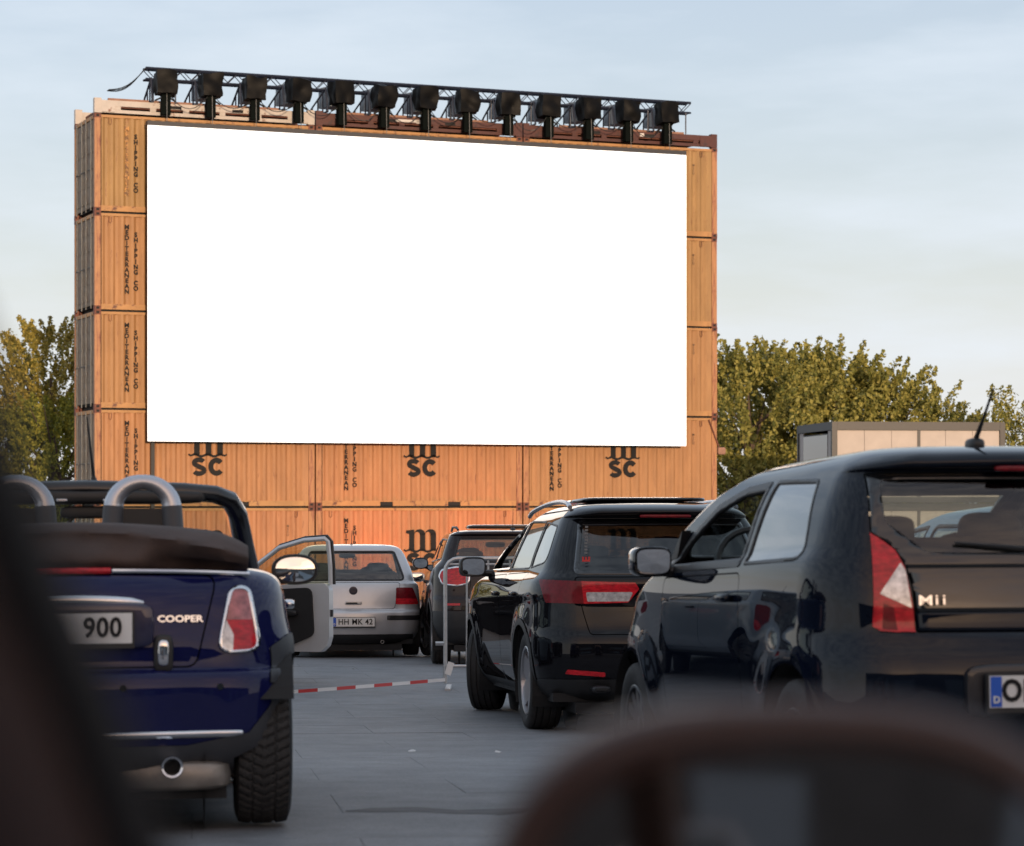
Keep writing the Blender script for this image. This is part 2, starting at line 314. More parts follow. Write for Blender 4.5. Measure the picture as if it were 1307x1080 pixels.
def corr_panel(x0, x1, z0, z1, y, dep, pitch=0.278):
    mb = MB(); prof = [(x0, y)]
    x = x0
    while x+pitch <= x1+1e-6:
        prof += [(x+.035, y), (x+.103, y+dep), (x+.175, y+dep), (x+.243, y), (x+pitch, y)]; x += pitch
    prof.append((x1, y)); p2 = []
    for p in prof:
        if not p2 or abs(p[0]-p2[-1][0]) > 1e-5: p2.append(p)
    k = len(p2)
    mb.add([(a, b, z0) for a, b in p2]+[(a, b, z1) for a, b in p2], [(i, i+1, k+i+1, k+i) for i in range(k-1)])
    return mb
def logo_m():
    """heavy three-stemmed m with a wavy base line, in a unit-ish frame"""
    mb = MB()
    def sh(poly): mb.prism(poly, lambda a, b, h: (a, h, b), -0.004, 0.0)
    W = 0.155
    for cx in (-0.30, 0.02, 0.34): sh([(cx-W/2, 0.04), (cx+W/2, 0.04), (cx+W/2, 0.50), (cx-W/2, 0.50)])
    sh([(-0.47, .53), (-0.46, .60), (-0.30, .62), (-0.223, .62), (-0.223, .50), (-.377, .50)])
    for c0, c1 in ((-0.223, 0.0975), (0.0975, 0.4175)):
        n = 12; cx = (c0+c1)/2-0.0; ro = (c1-c0)/2; ri = ro-0.082
        outer = [(c1-ro+ro*math.cos(math.pi*i/n), 0.50+0.135*math.sin(math.pi*i/n)) for i in range(n+1)]
        inner = [(c0+ri+ri*math.cos(math.pi*i/n)+0.0, 0.485+0.075*math.sin(math.pi*i/n)) for i in range(n+1)]
        for i in range(n): sh([outer[i], outer[i+1], inner[i+1], inner[i]])
        sh([(c1-.157, .47), (c1-.001, .47), (c1-.001, .52), (c1-.157, .52)])
    n = 40; up = []; lo = []
    for i in range(n+1):
        t = i/n; x = -0.53+1.06*t
        z = 0.035+0.028*math.cos(t*math.pi*6.0)*-1*(1 if 0.08 < t < 0.92 else 0.4)+(0.03 if t < 0.04 or t > 0.96 else 0)
        th = 0.03 if t < .12 or t > .88 else 0.042
        up.append((x, z+th)); lo.append((x, z-th*.6))
    for i in range(n): sh([lo[i], lo[i+1], up[i+1], up[i]])
    return mb

tm1 = text_mesh('M\nE\nD\nI\nT\nE\nR\nR\nA\nN\nE\nA\nN', 0.165, M['ink'], bold=0.0065, ext=0.001, line=0.86)
tm2 = text_mesh('S\nH\nI\nP\nP\nI\nN\nG', 0.165, M['ink'], bold=0.0065, ext=0.001, line=0.86); tm3 = text_mesh('C\nO', 0.165, M['ink'], bold=0.0065, ext=0.001, line=0.86)
tmf = mat('faded_lettering', (0.16, 0.09, 0.05), 0.6)
tm1f = tm1.copy(); tm1f.materials[0] = mat('worn_lettering', (0.17, 0.085, 0.04), 0.6, dirt=((0.55, 0.27, 0.08), 0.48, 0.06, 9))
def stroke_mesh(which):
    mb = MB()
    def strip(pts, wd):
        n = len(pts); lo = []; up = []
        for i, p in enumerate(pts):
            a = Vector(pts[max(0, i-1)]); b = Vector(pts[min(n-1, i+1)]); t = (b-a).normalized(); nn = Vector((-t.y, t.x)); w_ = wd[i] if isinstance(wd, list) else wd
            lo.append(Vector(p)-nn*w_/2); up.append(Vector(p)+nn*w_/2)
        for i in range(n-1): mb.prism([lo[i], lo[i+1], up[i+1], up[i]], lambda a, b, h: (a, b, h), -.0015, .0015)
    def arc(cx, cy, rx, ry, a0, a1, n=22): return [(cx+rx*math.cos(R(a0+(a1-a0)*i/n)), cy+ry*math.sin(R(a0+(a1-a0)*i/n))) for i in range(n+1)]
    if which == 'C': strip(arc(.24, 0, .155, .175, 38, 322), .135)
    else: strip(arc(-.24, .10, .135, .083, 25, 215)+arc(-.24, -.10, .142, .085, 35, -155), .125)
    return mb
tmS = stroke_mesh('S').mesh('lettering', M['ink']); tmC = stroke_mesh('C').mesh('lettering', M['ink'])
tmsm = text_mesh('M\nS\nC\nU', 0.085, tmf, bold=0.001, ext=0.001, line=0.95)
mlogo = logo_m().mesh('logo', M['ink'])

def make_container():
    root = empty('shipping_container')
    def P(mb, n, m, parent=root, **k):
        return mb.build(n, m, parent, **k)
    P(corr_panel(.19, CL-.17, .165, CH-.1, 0.022, .045), 'side_panel', M['cont'])
    P(corr_panel(.19, CL-.17, .165, CH-.1, CW-.022, -.036), 'side_panel', M['cont'])
    ew = corr_panel(.12, CW-.12, .165, CH-.1, 0, .045, .25)
    ew.v = [(CL-.02-b, a, z) for a, b, z in ew.v]
    P(ew, 'end_panel', M['cont'])
    P(MB().b2(.1, CL-.1, .06, CW-.06, CH-.07, CH-.04), 'roof', M['cont'])
    P(MB().b2(.1, CL-.1, .075, CW-.075, .10, .16).b2(.2, CL-.2, .11, CW-.11, -.03, .098), 'floor_and_seam_fill', M['void'])  # lower block is a dark filler for the shaded seam between rows
    for x in (0, CL-.17):
        for y in (0.004, CW-.124):
            P(MB().b2(x+.005, x+.165, y, y+.12, .118, CH-.118), 'corner_post', M['postrust'])
    for y in (0.008, CW-.068): P(MB().b2(.178, CL-.178, y, y+.06, CH-.105, CH-.035), 'top_rail', M['rail'])
    for y in (0.006, CW-.056):
        mb = MB()
        for a, b in ((.178, 1.85), (2.22, 3.84), (4.21, CL-.178)): mb.b2(a, b, y, y+.05, .022, .165)
        mb.b2(1.85, 2.22, y+.002, y+.048, .135, .163); mb.b2(3.84, 4.21, y+.002, y+.048, .135, .163)
        P(mb, 'bottom_rail', M['rail'])
    for x in (1.85, 3.84): P(MB().b2(x+.01, x+.36, .02, CW-.02, .03, .13), 'forklift_pocket', M['void'])
    for x in (0.003, CL-.003): P(MB().b2(min(x, x+(-.09 if x > 1 else .09)), max(x, x+(-.09 if x > 1 else .09)), .13, CW-.13, CH-.13, CH-.035), 'header', M['rail'])
    for x in (0, CL-.178):
        for y in (0, CW-.162):
            for z in (0, CH-.118):
                mb = MB(); mb.b2(x, x+.178, y, y+.162, z, z+.118)
                q = mb.build('corner_casting', M['casting'], root)
                h = MB(); h.b2(x+.05, x+.128, y-.003 if y < 1 else y+.159, y+.003 if y < 1 else y+.165, z+.03, z+.09); h.build('casting_hole', M['void'], q)
    # doors on the left end
    for s in (0, 1):
        y0 = .13+s*(CW-.26)/2; y1 = y0+(CW-.26)/2-.01
        mb = MB(); mb.b2(.03, .05, y0, y1, .15, CH-.14)
        for k in range(5): mb.b2(.018, .031, y0+.04, y1-.04, .28+k*.44, .28+k*.44+.30)
        d = P(mb, 'door', M['door'])
        for yy in (y0+.24, y0+.82):
            r = MB().tube([(-.012, yy, .06), (-.012, yy, CH-.06)], .017, 6)
            for zz in (.3, .95, 1.6, 2.25): r.box((-.008, yy, zz), (.03, .09, .05))
            r.tube([(-.03, yy, 1.15), (-.03, yy+(.3 if s == 0 else -.3), 1.15)], .012, 6)
            r.build('lock_rod', M['rod'], d)
    # markings
    text_obj(tm1, root, (.87, .016, 1.355), (R(90), 0, 0)); text_obj(tm2, root, (1.11, .0165, 1.513), (R(90), 0, 0)); text_obj(tm3, root, (1.11, .0165, .661), (R(90), 0, 0))
    o = bpy.data.objects.new('logo', mlogo); o.location = (3.07, .018, 1.335); link(o, root)
    o['label'] = 'black m with a wavy underline'
    text_obj(tmS, root, (3.07, .016, 1.075), (R(90), 0, 0)); text_obj(tmC, root, (3.07, .016, 1.075), (R(90), 0, 0))
    text_obj(tmsm, root, (CL-.75, .0165, 1.95), (R(90), 0, 0))
    for xx in (.42, CL-.52):                       # small lashing plate under the top rail
        mb = MB(); mb.tube([(xx-.035, .012, CH-.12), (xx-.035, .012, CH-.26), (xx, .012, CH-.29), (xx+.035, .012, CH-.26), (xx+.035, .012, CH-.12)], .008, 5)
        mb.build('lashing_ring', M['casting'], root)
    return root
proto = make_container()
rown = ['bottom row', 'second row from the ground', 'middle row', 'second row from the top', 'top row']
coln = ['left', 'middle', 'right']
def settint(o, t):
    o['tint'] = t
    for c in o.children: settint(c, t)
rt = random.Random(5)
for r_ in range(5):
    for c_ in range(3):
        o = proto if (r_, c_) == (0, 0) else copy_tree(proto)
        o.matrix_world = SM @ Matrix.Translation((c_*(CL+GAP), rt.uniform(-.012, .012), r_*CH))
        hid = ' behind the screen' if (c_ == 1 and r_ >= 2) else ''
        tag(o, 'tan shipping container, %s column of the stack, %s%s' % (coln[c_], rown[r_], hid), 'container', 'shipping containers stacked behind the screen')
        settint(o, max(0, min(1, 0.95-0.22*r_+rt.uniform(-.22, .22))))
        if r_ == 4 and c_ == 0:
            for ch in o.children:
                if ch.data is tm1: ch.data = tm1f; ch['label'] = 'worn, partly rubbed off lettering'

# folded flat racks lying on the top row
def flat_rack(c_, m, label, dark):
    root = empty('folded_flat_rack'); root.matrix_world = SM @ Matrix.Translation((c_*(CL+GAP), 0, 5*CH+.012))
    h = .36
    mb = MB(); mb.b2(.19, CL-.19, .01, .07, .19, h-.02); mb.b2(.19, CL-.19, .03, .06, .012, .10); mb.build('side_beam', m, root)
    mb = MB(); mb.b2(.19, CL-.19, CW-.07, CW-.01, .02, h-.02); mb.build('side_beam', m, root)
    mb = MB()
    for x in (.55, 1.5, 2.4, 3.4, 4.4, 5.3): mb.b2(x, x+.16, .02, .055, .1, .19)
    mb.build('web_plate', m, root)
    MB().b2(.3, CL-.3, .08, CW-.08, .16, .22).build('deck', M['casting'], root)
    for x in (0, CL-.19):
        for y in (0, CW-.162):
            MB().b2(x, x+.19, y, y+.162, 0, h+.03).build('corner_post', m, root)
    for x in (.19, CL-.55): MB().b2(x, x+.36, -.004, .03, .03, h-.05).build('gusset_plate', m, root)
    mb = MB(); mb.b2(.45+.4*c_, CL-.9, .35, .43, h-.02, h+.09); mb.build('folded_end_wall', M['plank'], root)
    for x in (2.05, 3.75): MB().b2(x, x+.3, .004, .02, .2, h-.08).build('stake_pocket', M['void'], root)
    tag(root, label, 'flat rack', 'folded flat racks on top of the container stack')
    return root
M['plank'] = mat('weathered_plank', (0.30, 0.16, 0.11), 0.7, var=0.2, scale=5)
M['wpaint'] = mat('white_rack_paint', (0.50, 0.45, 0.41), 0.55, var=0.12, scale=4, dirt=((0.2, 0.1, 0.07), 0.58, 0.08, 4))
M['bpaint'] = mat('oxide_red_rack_paint', (0.085, 0.025, 0.02), 0.55, var=0.3, scale=4, dirt=((0.05, 0.02, 0.02), 0.52, 0.1, 4))
flat_rack(0, M['wpaint'], 'off white folded flat rack on top of the left container column', 0)
fr1 = flat_rack(1, M['bpaint'], 'oxide red folded flat rack on top of the middle container column', 1)
fr2 = flat_rack(2, M['bpaint'], 'oxide red folded flat rack on top of the right container column', 1)
wl = mat('white_label', (0.6, 0.57, 0.55), 0.5)
for o_, x in ((fr1, .45), (fr1, 2.9), (fr2, .3), (fr2, 3.6)): MB().b2(x, x+.13, .004, .009, .2, .3).build('label_plate', wl, o_)
MB().b2(2.3, 3.2, .004, .008, .22, .29).build('label_plate', wl, fr1)

# ---------------------------------------------------------------- the LED screen and its rigging
scr = empty('cinema_screen'); scr.matrix_world = SM @ Matrix.Translation((1.30, -.5, 4.32))
SW, SH = 15.71, 8.31
m_scr = mat('lit_screen', (0.8, 0.8, 0.8), 0.6, emit=((1.0, 0.995, 0.985), 0.86))
m_frame = mat('screen_frame', (0.035, 0.035, 0.04), 0.5)
nx, ny = 16, 8
panel_me = MB().b2(.002, SW/nx-.002, -.012, .0, .002, SH/ny-.002).mesh('panel', m_scr)
bk = MB().b2(0, SW, .0, .13, 0, SH-.001).build('cabinet', m_frame, scr)
sp = MB().b2(0.0, SW, -.012, 0, 0, SH).build('display', m_scr, scr); sp['label'] = 'blank bright white picture'
MB().b2(-.005, SW+.005, -.02, .22, SH+.006, SH+.12).build('top_frame', m_frame, scr)
mb = MB()
for x in (.3, 4.2, 8.0, 11.8, 15.4): mb.b2(x, x+.08, .135, .21, .1, SH-.1)
mb.build('rear_frame', m_frame, scr)
tag(scr, 'huge blank white drive-in cinema screen hung on the container wall', 'screen')
po = empty('support_post'); po.matrix_world = SM @ Matrix.Translation((1.53, -.10, 0))
MB().b2(-.05, .05, -.05, .05, .06, 12.7).build('post_shaft', M['black'], po); MB().b2(-.25, .25, -.09, .09, 0, .06).build('base_plate', M['black'], po)
tag(po, 'dark vertical post beside the left container lettering below the screen', 'post')
# truss
M['truss'] = mat('dark_blue_truss', (0.018, 0.024, 0.045), 0.45, 0.3)
tr = empty('lighting_truss'); tr.matrix_world = SM @ Matrix.Translation((1.45, .3, 13.98))
TLn = 16.1
for y, z, n in ((0, .29, 'top_chord'), (.29, .29, 'top_chord'), (0, 0, 'bottom_chord'), (.29, 0, 'bottom_chord')):
    MB().tube([(0, y, z), (TLn, y, z)], .036 if z > 0 else .03, 8).build(n, M['truss'], tr)
def lattice(y):
    mb = MB(); k = 64
    for i in range(k): mb.tube([(TLn*i/k, y, .02 if i % 2 else .27), (TLn*(i+1)/k, y, .27 if i % 2 else .02)], .013, 5)
    return mb
lattice(0).build('front_lacing', M['truss'], tr); lattice(.29).build('rear_lacing', M['truss'], tr)
mb = MB()
for i in range(33): mb.tube([(TLn*i/32, 0, .0), (TLn*i/32, .29, .0)], .012, 5); mb.tube([(TLn*i/32, 0, .29), (TLn*i/32, .29, .29)], .012, 5)
mb.build('cross_bars', M['truss'], tr)
for i in range(27):
    x = .2+i*.605
    if i % 2 == 0 or i % 5 == 1: MB().tube([(x, -.02, .0), (x, -.02, -.62)], .02, 6).build('leg', M['truss'], tr)
tag(tr, 'long dark blue lattice truss along the top of the container stack', 'truss')
# wrapped rigging units, thirteen of them
M['tarp'] = mat('black_rain_cover', (0.003, 0.003, 0.0032), 0.5, var=0.3, scale=6, spec=.12)
M['stem'] = mat('stem_paint', (.005, .007, .0065), .9, spec=.05)
M['tarps'] = mat('grey_sheet_metal', (0.24, 0.28, 0.32), 0.5, var=0.25, scale=6)
ordw = ['first', 'second', 'third', 'fourth', 'fifth', 'sixth', 'seventh', 'eighth', 'ninth', 'tenth', 'eleventh', 'twelfth', 'thirteenth']
def cover(rr):
    """crumpled rain cover over a box, as one bumpy mesh"""
    mb = MB(); bm = bmesh.new(); bmesh.ops.create_cube(bm, size=1.0)
    bmesh.ops.subdivide_edges(bm, edges=bm.edges, cuts=7, use_grid_fill=True)
    ax = [Vector((rr.uniform(-1, 1), rr.uniform(-1, 1), rr.uniform(-1, 1))).normalized() for _ in range(7)]; ph = [rr.uniform(0, 6) for _ in range(7)]
    for v in bm.verts:
        p = v.co.copy(); b = 0
        for a_, h_ in zip(ax, ph): b += abs(math.sin((p.dot(a_))*4.2+h_))
        b = b/7-.5; n = p.normalized()
        v.co = Vector((p.x*.52, p.y*.5, p.z*.58))*(1-.12*max(0, -p.z))+n*b*.17
    me = bpy.data.meshes.new('rain_cover'); bm.to_mesh(me); bm.free(); me.materials.append(M['tarp']); me.polygons.foreach_set('use_smooth', [True]*len(me.polygons)); me.set_sharp_from_angle(angle=R(28)); return me
for i in range(13):
    rr = random.Random(100+i)
    u = MB and empty('wrapped_hoist'); u.matrix_world = SM @ Matrix.Translation((1.85+i*1.2225, -.25, 5*CH+.02)) @ Matrix.Rotation(rr.uniform(-.09, .09), 4, 'Z')
    o = bpy.data.objects.new('rain_cover', cover(rr)); o.location = (0, 0, .83+rr.uniform(-.02, .02)); o.rotation_euler = (rr.uniform(-.08, .08), rr.uniform(-.06, .06), 0); link(o, u)
    if i not in (0,):
        mb = MB()
        mb.prism([(-.05, .52), (.2, .56), (.2, 1.12), (-.05, 1.08)], lambda a, b, h: (h, .24+(a+.05)*3.4, b), -.22, .2); mb.build('housing', M['tarps'], u)
    mb = MB(); mb.b2(-.12, .12, -.1, .1, -.02, .55); mb.build('stem', M['stem'], u)
    mb = MB(); mb.tube([(-.28, .05, .36), (0, 0, .50), (.28, .05, .36)], .025, 6); mb.build('yoke', M['black'], u)
    mb = MB(); mb.tube([(0, -.2, -.38), (0, -.17, .55)], .010, 5); mb.build('hoist_chain', M['rod'], u)
    mb = MB()                                    # triangular bracket behind
    mb.tube([(-.32, .2, .36), (-.32, 1.9, .36), (-.32, .35, 1.0), (-.32, .2, .36)], .03, 5); mb.tube([(-.32, .9, .36), (-.32, .9, .78)], .022, 5); mb.tube([(-.32, .55, .36), (-.32, .55, .9)], .022, 5); mb.tube([(-.32, 1.3, .36), (-.32, 1.3, .6)], .022, 5)
    mb.build('bracket', M['truss'], u)
    if i < 12:
        sg_ = rr.uniform(.18, .42); mb = MB(); mb.tube([(.1+1.02*t/8, -.1+.08*math.sin(t), .52-sg_*math.sin(math.pi*t/8)) for t in range(9)], .012, 5); mb.build('supply_cable', M['black'], u)
    lab = '%s black rain-covered rigging unit from the left on the truss' % ordw[i] if i < 12 else 'rightmost black rain-covered rigging unit on the truss'
    tag(u, lab, 'rigging unit', 'black covered rigging units along the top of the screen')
cb = MB()
for k in range(3):
    pts = []
    for j in range(9):
        t = j/8; pts.append((1.45-1.0*t, .3+.1*k, 14.25-.62*t-(.3+.05*k)*math.sin(math.pi*t)*.55))
    cb.tube([SM @ Vector(p) for p in pts], .013, 5)
tag(cb.build('power_cable', M['black']), 'black cables sagging from the truss to the white flat rack', 'cable')
# flood bracket on the right edge of the stack
fb = empty('small_floodlight'); fb.matrix_world = SM @ Matrix.Translation((18.30, .1, 4.25))
MB().tube([(-.32, -.12, .85), (0, -.12, .06)], .025, 5).build('strut', M['casting'], fb); MB().sbox((.12, 0, -.05), (.26, .2, .22), .4).build('lamp_head', M['plank'], fb); MB().box((.02, 0, 0), (.16, .05, .05)).build('arm', M['black'], fb)
tag(fb, 'small lamp on a bracket at the right edge of the stack', 'floodlight')

# small red uplights at the foot of the stack: their glow is what the photograph shows on the bottom containers
for u_, nm in ((7.7, 'small red uplight at the foot of the stack behind the silver hatchback'), (10.7, 'small red uplight at the foot of the stack behind the brown crossover')):
    ul = empty('red_uplight'); ul.matrix_world = SM @ Matrix.Translation((u_, -1.3, 0))
    MB().sbox((0, 0, .1), (.26, .22, .16), .4).build('lamp_body', M['black'], ul, smooth=True); MB().box((0, .06, .19), (.18, .12, .01)).build('lens', mat('lit_red_lens', (.6, .02, .01), .3, emit=((1, .08, .03), 4.0)), ul)
    ld = bpy.data.lights.new('red_glow', 'SPOT'); ld.energy = 150; ld.color = (1, .13, .05); ld.spot_size = R(85); ld.spot_blend = 1.0; ld.shadow_soft_size = .1
    lo = bpy.data.objects.new('red_glow', ld); link(lo, ul); lo.location = (0, .06, .22); lo.rotation_euler = Vector((0, -1.3, -1.75)).to_track_quat('Z', 'Y').to_euler()
    tag(ul, nm, 'uplight', 'red uplights at the foot of the stack')

# ---------------------------------------------------------------- trees
def leaf_mat(name, c1, c2):
    m = bpy.data.materials.new(name); m.use_nodes = True; n = m.node_tree; b = n.nodes['Principled BSDF']; l = n.links.new
    b.inputs['Roughness'].default_value = 0.55; b.inputs['Specular IOR Level'].default_value = 0.25
    gm = n.nodes.new('ShaderNodeNewGeometry'); r = n.nodes.new('ShaderNodeValToRGB'); r.color_ramp.elements[0].color = (*c1, 1); r.color_ramp.elements[1].color = (*c2, 1)
    l(gm.outputs['Random Per Island'], r.inputs[0]); l(r.outputs[0], b.inputs['Base Color'])
    tl = n.nodes.new('ShaderNodeBsdfTranslucent'); l(r.outputs[0], tl.inputs[0]); mi = n.nodes.new('ShaderNodeMixShader'); mi.inputs[0].default_value = 0.25
    o = n.nodes['Material Output']; l(b.outputs[0], mi.inputs[1]); l(tl.outputs[0], mi.inputs[2]); l(mi.outputs[0], o.inputs[0])
    return m
M['bark'] = mat('bark', (0.09, 0.06, 0.04), 0.9, var=0.3, scale=6)
M['leafA'] = leaf_mat('poplar_leaves', (0.13, 0.14, 0.03), (0.42, 0.37, 0.10))
M['leafB'] = leaf_mat('autumn_leaves', (0.16, 0.15, 0.03), (0.52, 0.40, 0.09))
M['leafC'] = leaf_mat('shrub_leaves', (0.10, 0.125, 0.02), (0.42, 0.38, 0.06))
def leaf(vs, fs, c, s, rr, up=0.0):
    a = Vector((rr.gauss(0, 1), rr.gauss(0, 1), rr.gauss(0, 1)+up)).normalized(); b = a.orthogonal().normalized(); b.rotate(Matrix.Rotation(rr.uniform(0, 6.28), 3, a))
    n = len(vs); vs += [c-a*s*.5, c+b*s*.30, c+a*s*.5, c-b*s*.30]; fs.append((n, n+1, n+2, n+3))
def tree(name, label, loc, h, w, seed, lm, base=0.25, sprays=150, per=42, ls=.28, upright=1.0, group=None, spray_len=1.3, open_=0.0):
    rr = random.Random(seed); root = empty(name, (loc[0], loc[1], G(loc[1])))
    tb = MB(); top = h*.82
    pts = [(0, 0, -.1), (rr.uniform(-.1, .1), rr.uniform(-.1, .1), h*.25), (rr.uniform(-.2, .2), rr.uniform(-.2, .2), h*.5), (rr.uniform(-.2, .2), rr.uniform(-.2, .2), top)]
    tb.tube(pts, [h*.028, h*.022, h*.016, h*.004], 8)
    for i in range(16):
        z0 = h*rr.uniform(.15, .7); a = rr.uniform(0, 6.28); rl = w*.5*rr.uniform(.5, .95)
        p0 = Vector((0, 0, z0)); p2 = Vector((math.cos(a)*rl, math.sin(a)*rl, min(h*.95, z0+rl*rr.uniform(.5, 1.3)))); p1 = (p0+p2)/2+Vector((0, 0, -.12*rl))
        tb.tube([p0, p1, p2], [h*.010, h*.007, h*.002], 5)
    tb.build('trunk', M['bark'], root, smooth=True)
    vs = []; fs = []
    # lumpy crown envelope
    lob = [(rr.uniform(0, 6.28), rr.uniform(base, .95), rr.uniform(.12, .3)) for _ in range(9)]
    cnt = 0
    while cnt < sprays:
        t = rr.uniform(0, 1); zc = h*(base+(1-base)*t*.93)
        prof = math.sin(math.pi*min(1, (t*.82+.14)))**.6
        a = rr.uniform(0, 6.28); rmax = w*.5*prof
        for la, lz, lw in lob:
            da = math.cos(a-la); rmax *= 1+lw*max(0, da)*math.exp(-((t-lz)/.18)**2)
        if open_ and rr.random() < open_ and math.sin(3*a+seed)+math.sin(9*t+seed) > .9: cnt += 1; continue
        rad = rmax*math.sqrt(rr.uniform(.12, 1)); c = Vector((math.cos(a)*rad, math.sin(a)*rad, zc))
        d = Vector((math.cos(a)*.55*rad/max(.1, rmax), math.sin(a)*.55*rad/max(.1, rmax), upright+rr.uniform(-.2, .2))).normalized()
        sl = spray_len*rr.uniform(.6, 1.25)
        for k in range(per):
            q = rr.uniform(0, 1); wv = .42*sl*(1-q*.85)*.75
            leaf(vs, fs, c+d*(q*sl)+Vector((rr.gauss(0, .5)*wv, rr.gauss(0, .5)*wv, rr.gauss(0, .35)*wv)), ls*rr.uniform(.6, 1.25), rr, .5)
        cnt += 1
    me = bpy.data.meshes.new('crown'); me.from_pydata(vs, [], fs); me.materials.append(lm); link(bpy.data.objects.new('crown', me), root)
    tag(root, label, 'tree', group); return root
TG = 'trees behind the container stack'
def at(px, Y): return ((px-653.5)/3300*Y, Y)
tree('poplar_tree', 'tall dense green tree directly behind the right edge of the container stack', at(955, 104), 8.7, 5.6, 1, M['leafA'], .05, 340, 95, .20, .8, TG)
tree('poplar_tree', 'dense green tree between the container stack and the small office, second from the stack', at(1072, 107), 8.9, 5.8, 2, M['leafA'], .05, 340, 95, .20, .9, TG)
tree('poplar_tree', 'green tree behind the left end of the small office', at(1010, 110), 9.1, 5.4, 3, M['leafA'], .05, 300, 95, .20, .8, TG)
tree('poplar_tree', 'green tree behind the middle of the small office, its top sloping to the right', at(1135, 106), 7.9, 4.8, 4, M['leafA'], .05, 270, 95, .19, .8, TG)
tree('poplar_tree', 'low green tree behind the office, its thin branches reaching right', at(1196, 105), 6.6, 4.0, 5, M['leafA'], .05, 150, 85, .15, .8, TG, open_=.3)
tree('poplar_tree', 'lone green tree at the far right beyond the office', at(1308, 100), 6.3, 4.4, 6, M['leafA'], .03, 190, 95, .16, 1.0, TG)
tree('broadleaf_tree', 'yellow-green tree left of the container stack, its crown leaning over a gap of sky', at(64, 92), 9.0, 4.2, 11, M['leafB'], .52, 270, 80, .14, .6, TG, .8)
tree('broadleaf_tree', 'sparser yellow-green tree at the far left edge with small outer branches', at(22, 95), 7.9, 2.0, 12, M['leafB'], .66, 40, 70, .14, .4, TG, .7, open_=.3)
tree('bushy_tree', 'low olive green bushy tree at the foot of the left end of the stack', at(74, 88), 6.2, 4.8, 13, M['leafC'], .02, 340, 80, .14, .9, TG, .8)
tree('bushy_tree', 'low shaded bushy tree at the far left behind the cars', at(10, 90), 5.9, 4.0, 14, M['leafC'], .02, 240, 80, .14, .9, TG, .8)

# ---------------------------------------------------------------- two-storey site office
off = empty('site_office', (0, 0, 0)); of_a = 0.125
off.matrix_world = Matrix.Translation(((1062-653.5)/3300*86, 86, 0)) @ Matrix.Rotation(of_a, 4, 'Z')
M['offframe'] = mat('anthracite_frame', (0.045, 0.042, 0.042), 0.5, var=0.1)
M['offpanel'] = mat('cream_panel', (0.46, 0.40, 0.36), 0.6, var=0.07, scale=1.5)
OW, OD, OH = 5.95, 5.0, 2.69
for k in range(2):
    z = k*OH
    for x in (0, OW-.18):
        for y in (0, OD-.18): MB().b2(x, x+.18, y, y+.18, z+.01, z+OH-.01).build('frame_post', M['offframe'], off)
    for y in (0.004, OD-.18): MB().b2(.185, OW-.185, y, y+.17, z+.005, z+.2).build('floor_beam', M['offframe'], off); MB().b2(.185, OW-.185, y, y+.17, z+OH-.26, z+OH-.01).build('roof_beam', M['offframe'], off)
    for x in (0.004, OW-.18): MB().b2(x, x+.17, .185, OD-.185, z+.005, z+.2).build('floor_beam', M['offframe'], off); MB().b2(x, x+.17, .185, OD-.185, z+OH-.26, z+OH-.01).build('roof_beam', M['offframe'], off)
    for i in range(6):
        x0 = .19+i*(OW-.38)/6
        MB().b2(x0+.006, x0+(OW-.38)/6-.006, .05, .09, z+.2, z+OH-.27).build('wall_panel', M['offpanel'], off)
    MB().b2(2.93, 3.03, .02, .045, z+.2, z+OH-.265).build('mullion', M['offframe'], off)
    MB().b2(.2, OW-.2, OD-.09, OD-.05, z+.2, z+OH-.27).build('rear_wall', M['offpanel'], off)
    MB().b2(OW-.09, OW-.05, .2, OD-.2, z+.2, z+OH-.27).build('side_wall', M['offpanel'], off)
    wdw = MB().b2(.06, .075, .75, OD-.75, z+.5, z+OH-.36).build('window', M['offframe'], off)
    mb = MB().b2(.04, .058, .8, OD-.8, z+.55, z+OH-.40); mb.build('pane', mat('office_pane', (0.05, 0.05, 0.05), 0.03, spec=0.9), wdw)
    mb = MB().b2(.05, .09, .19, .75, z+.2, z+OH-.27); mb.build('side_wall', M['offpanel'], off); MB().b2(.05, .09, OD-.75, OD-.19, z+.2, z+OH-.27).build('side_wall', M['offpanel'], off)
MB().b2(.02, OW-.02, .02, OD-.02, 2*OH-.012, 2*OH+.02).build('roof', M['offframe'], off)
tag(off, 'flat-roofed site office with a dark frame and cream panels before the trees', 'office')

# unseen hall added behind the camera to shade the lot and darken car reflections
hall = empty('shade_hall', (22, -44, G(-44)))
M['hallw'] = mat('dull_cladding', (0.085, 0.08, 0.078), 0.7, var=0.2, scale=0.5)
HW_, HH_ = 120, 8.6
MB().b2(-HW_/2, HW_/2, -18, 0, 0, HH_).build('wall', M['hallw'], hall)
MB().b2(-HW_/2-.3, HW_/2+.3, -18.3, .3, HH_+.003, HH_+.35).build('roof', M['offframe'], hall)
for i in range(9): MB().b2(-52+i*12, -47.6+i*12, .003, .08, 0, 4.6).build('loading_door', M['tarps'], hall)
for i in range(18): 
    f_ = MB().b2(-56+i*6.2, -53+i*6.2, .003, .06, 6.2, 7.6).build('window', M['offframe'], hall); MB().b2(-55.9+i*6.2, -53.1+i*6.2, .062, .07, 6.3, 7.5).build('pane', mat('hall_pane', (.05, .05, .06), .05, spec=.9), f_)
tag(hall, 'long dull hall added out of view to shade the parked cars', 'shade_hall')

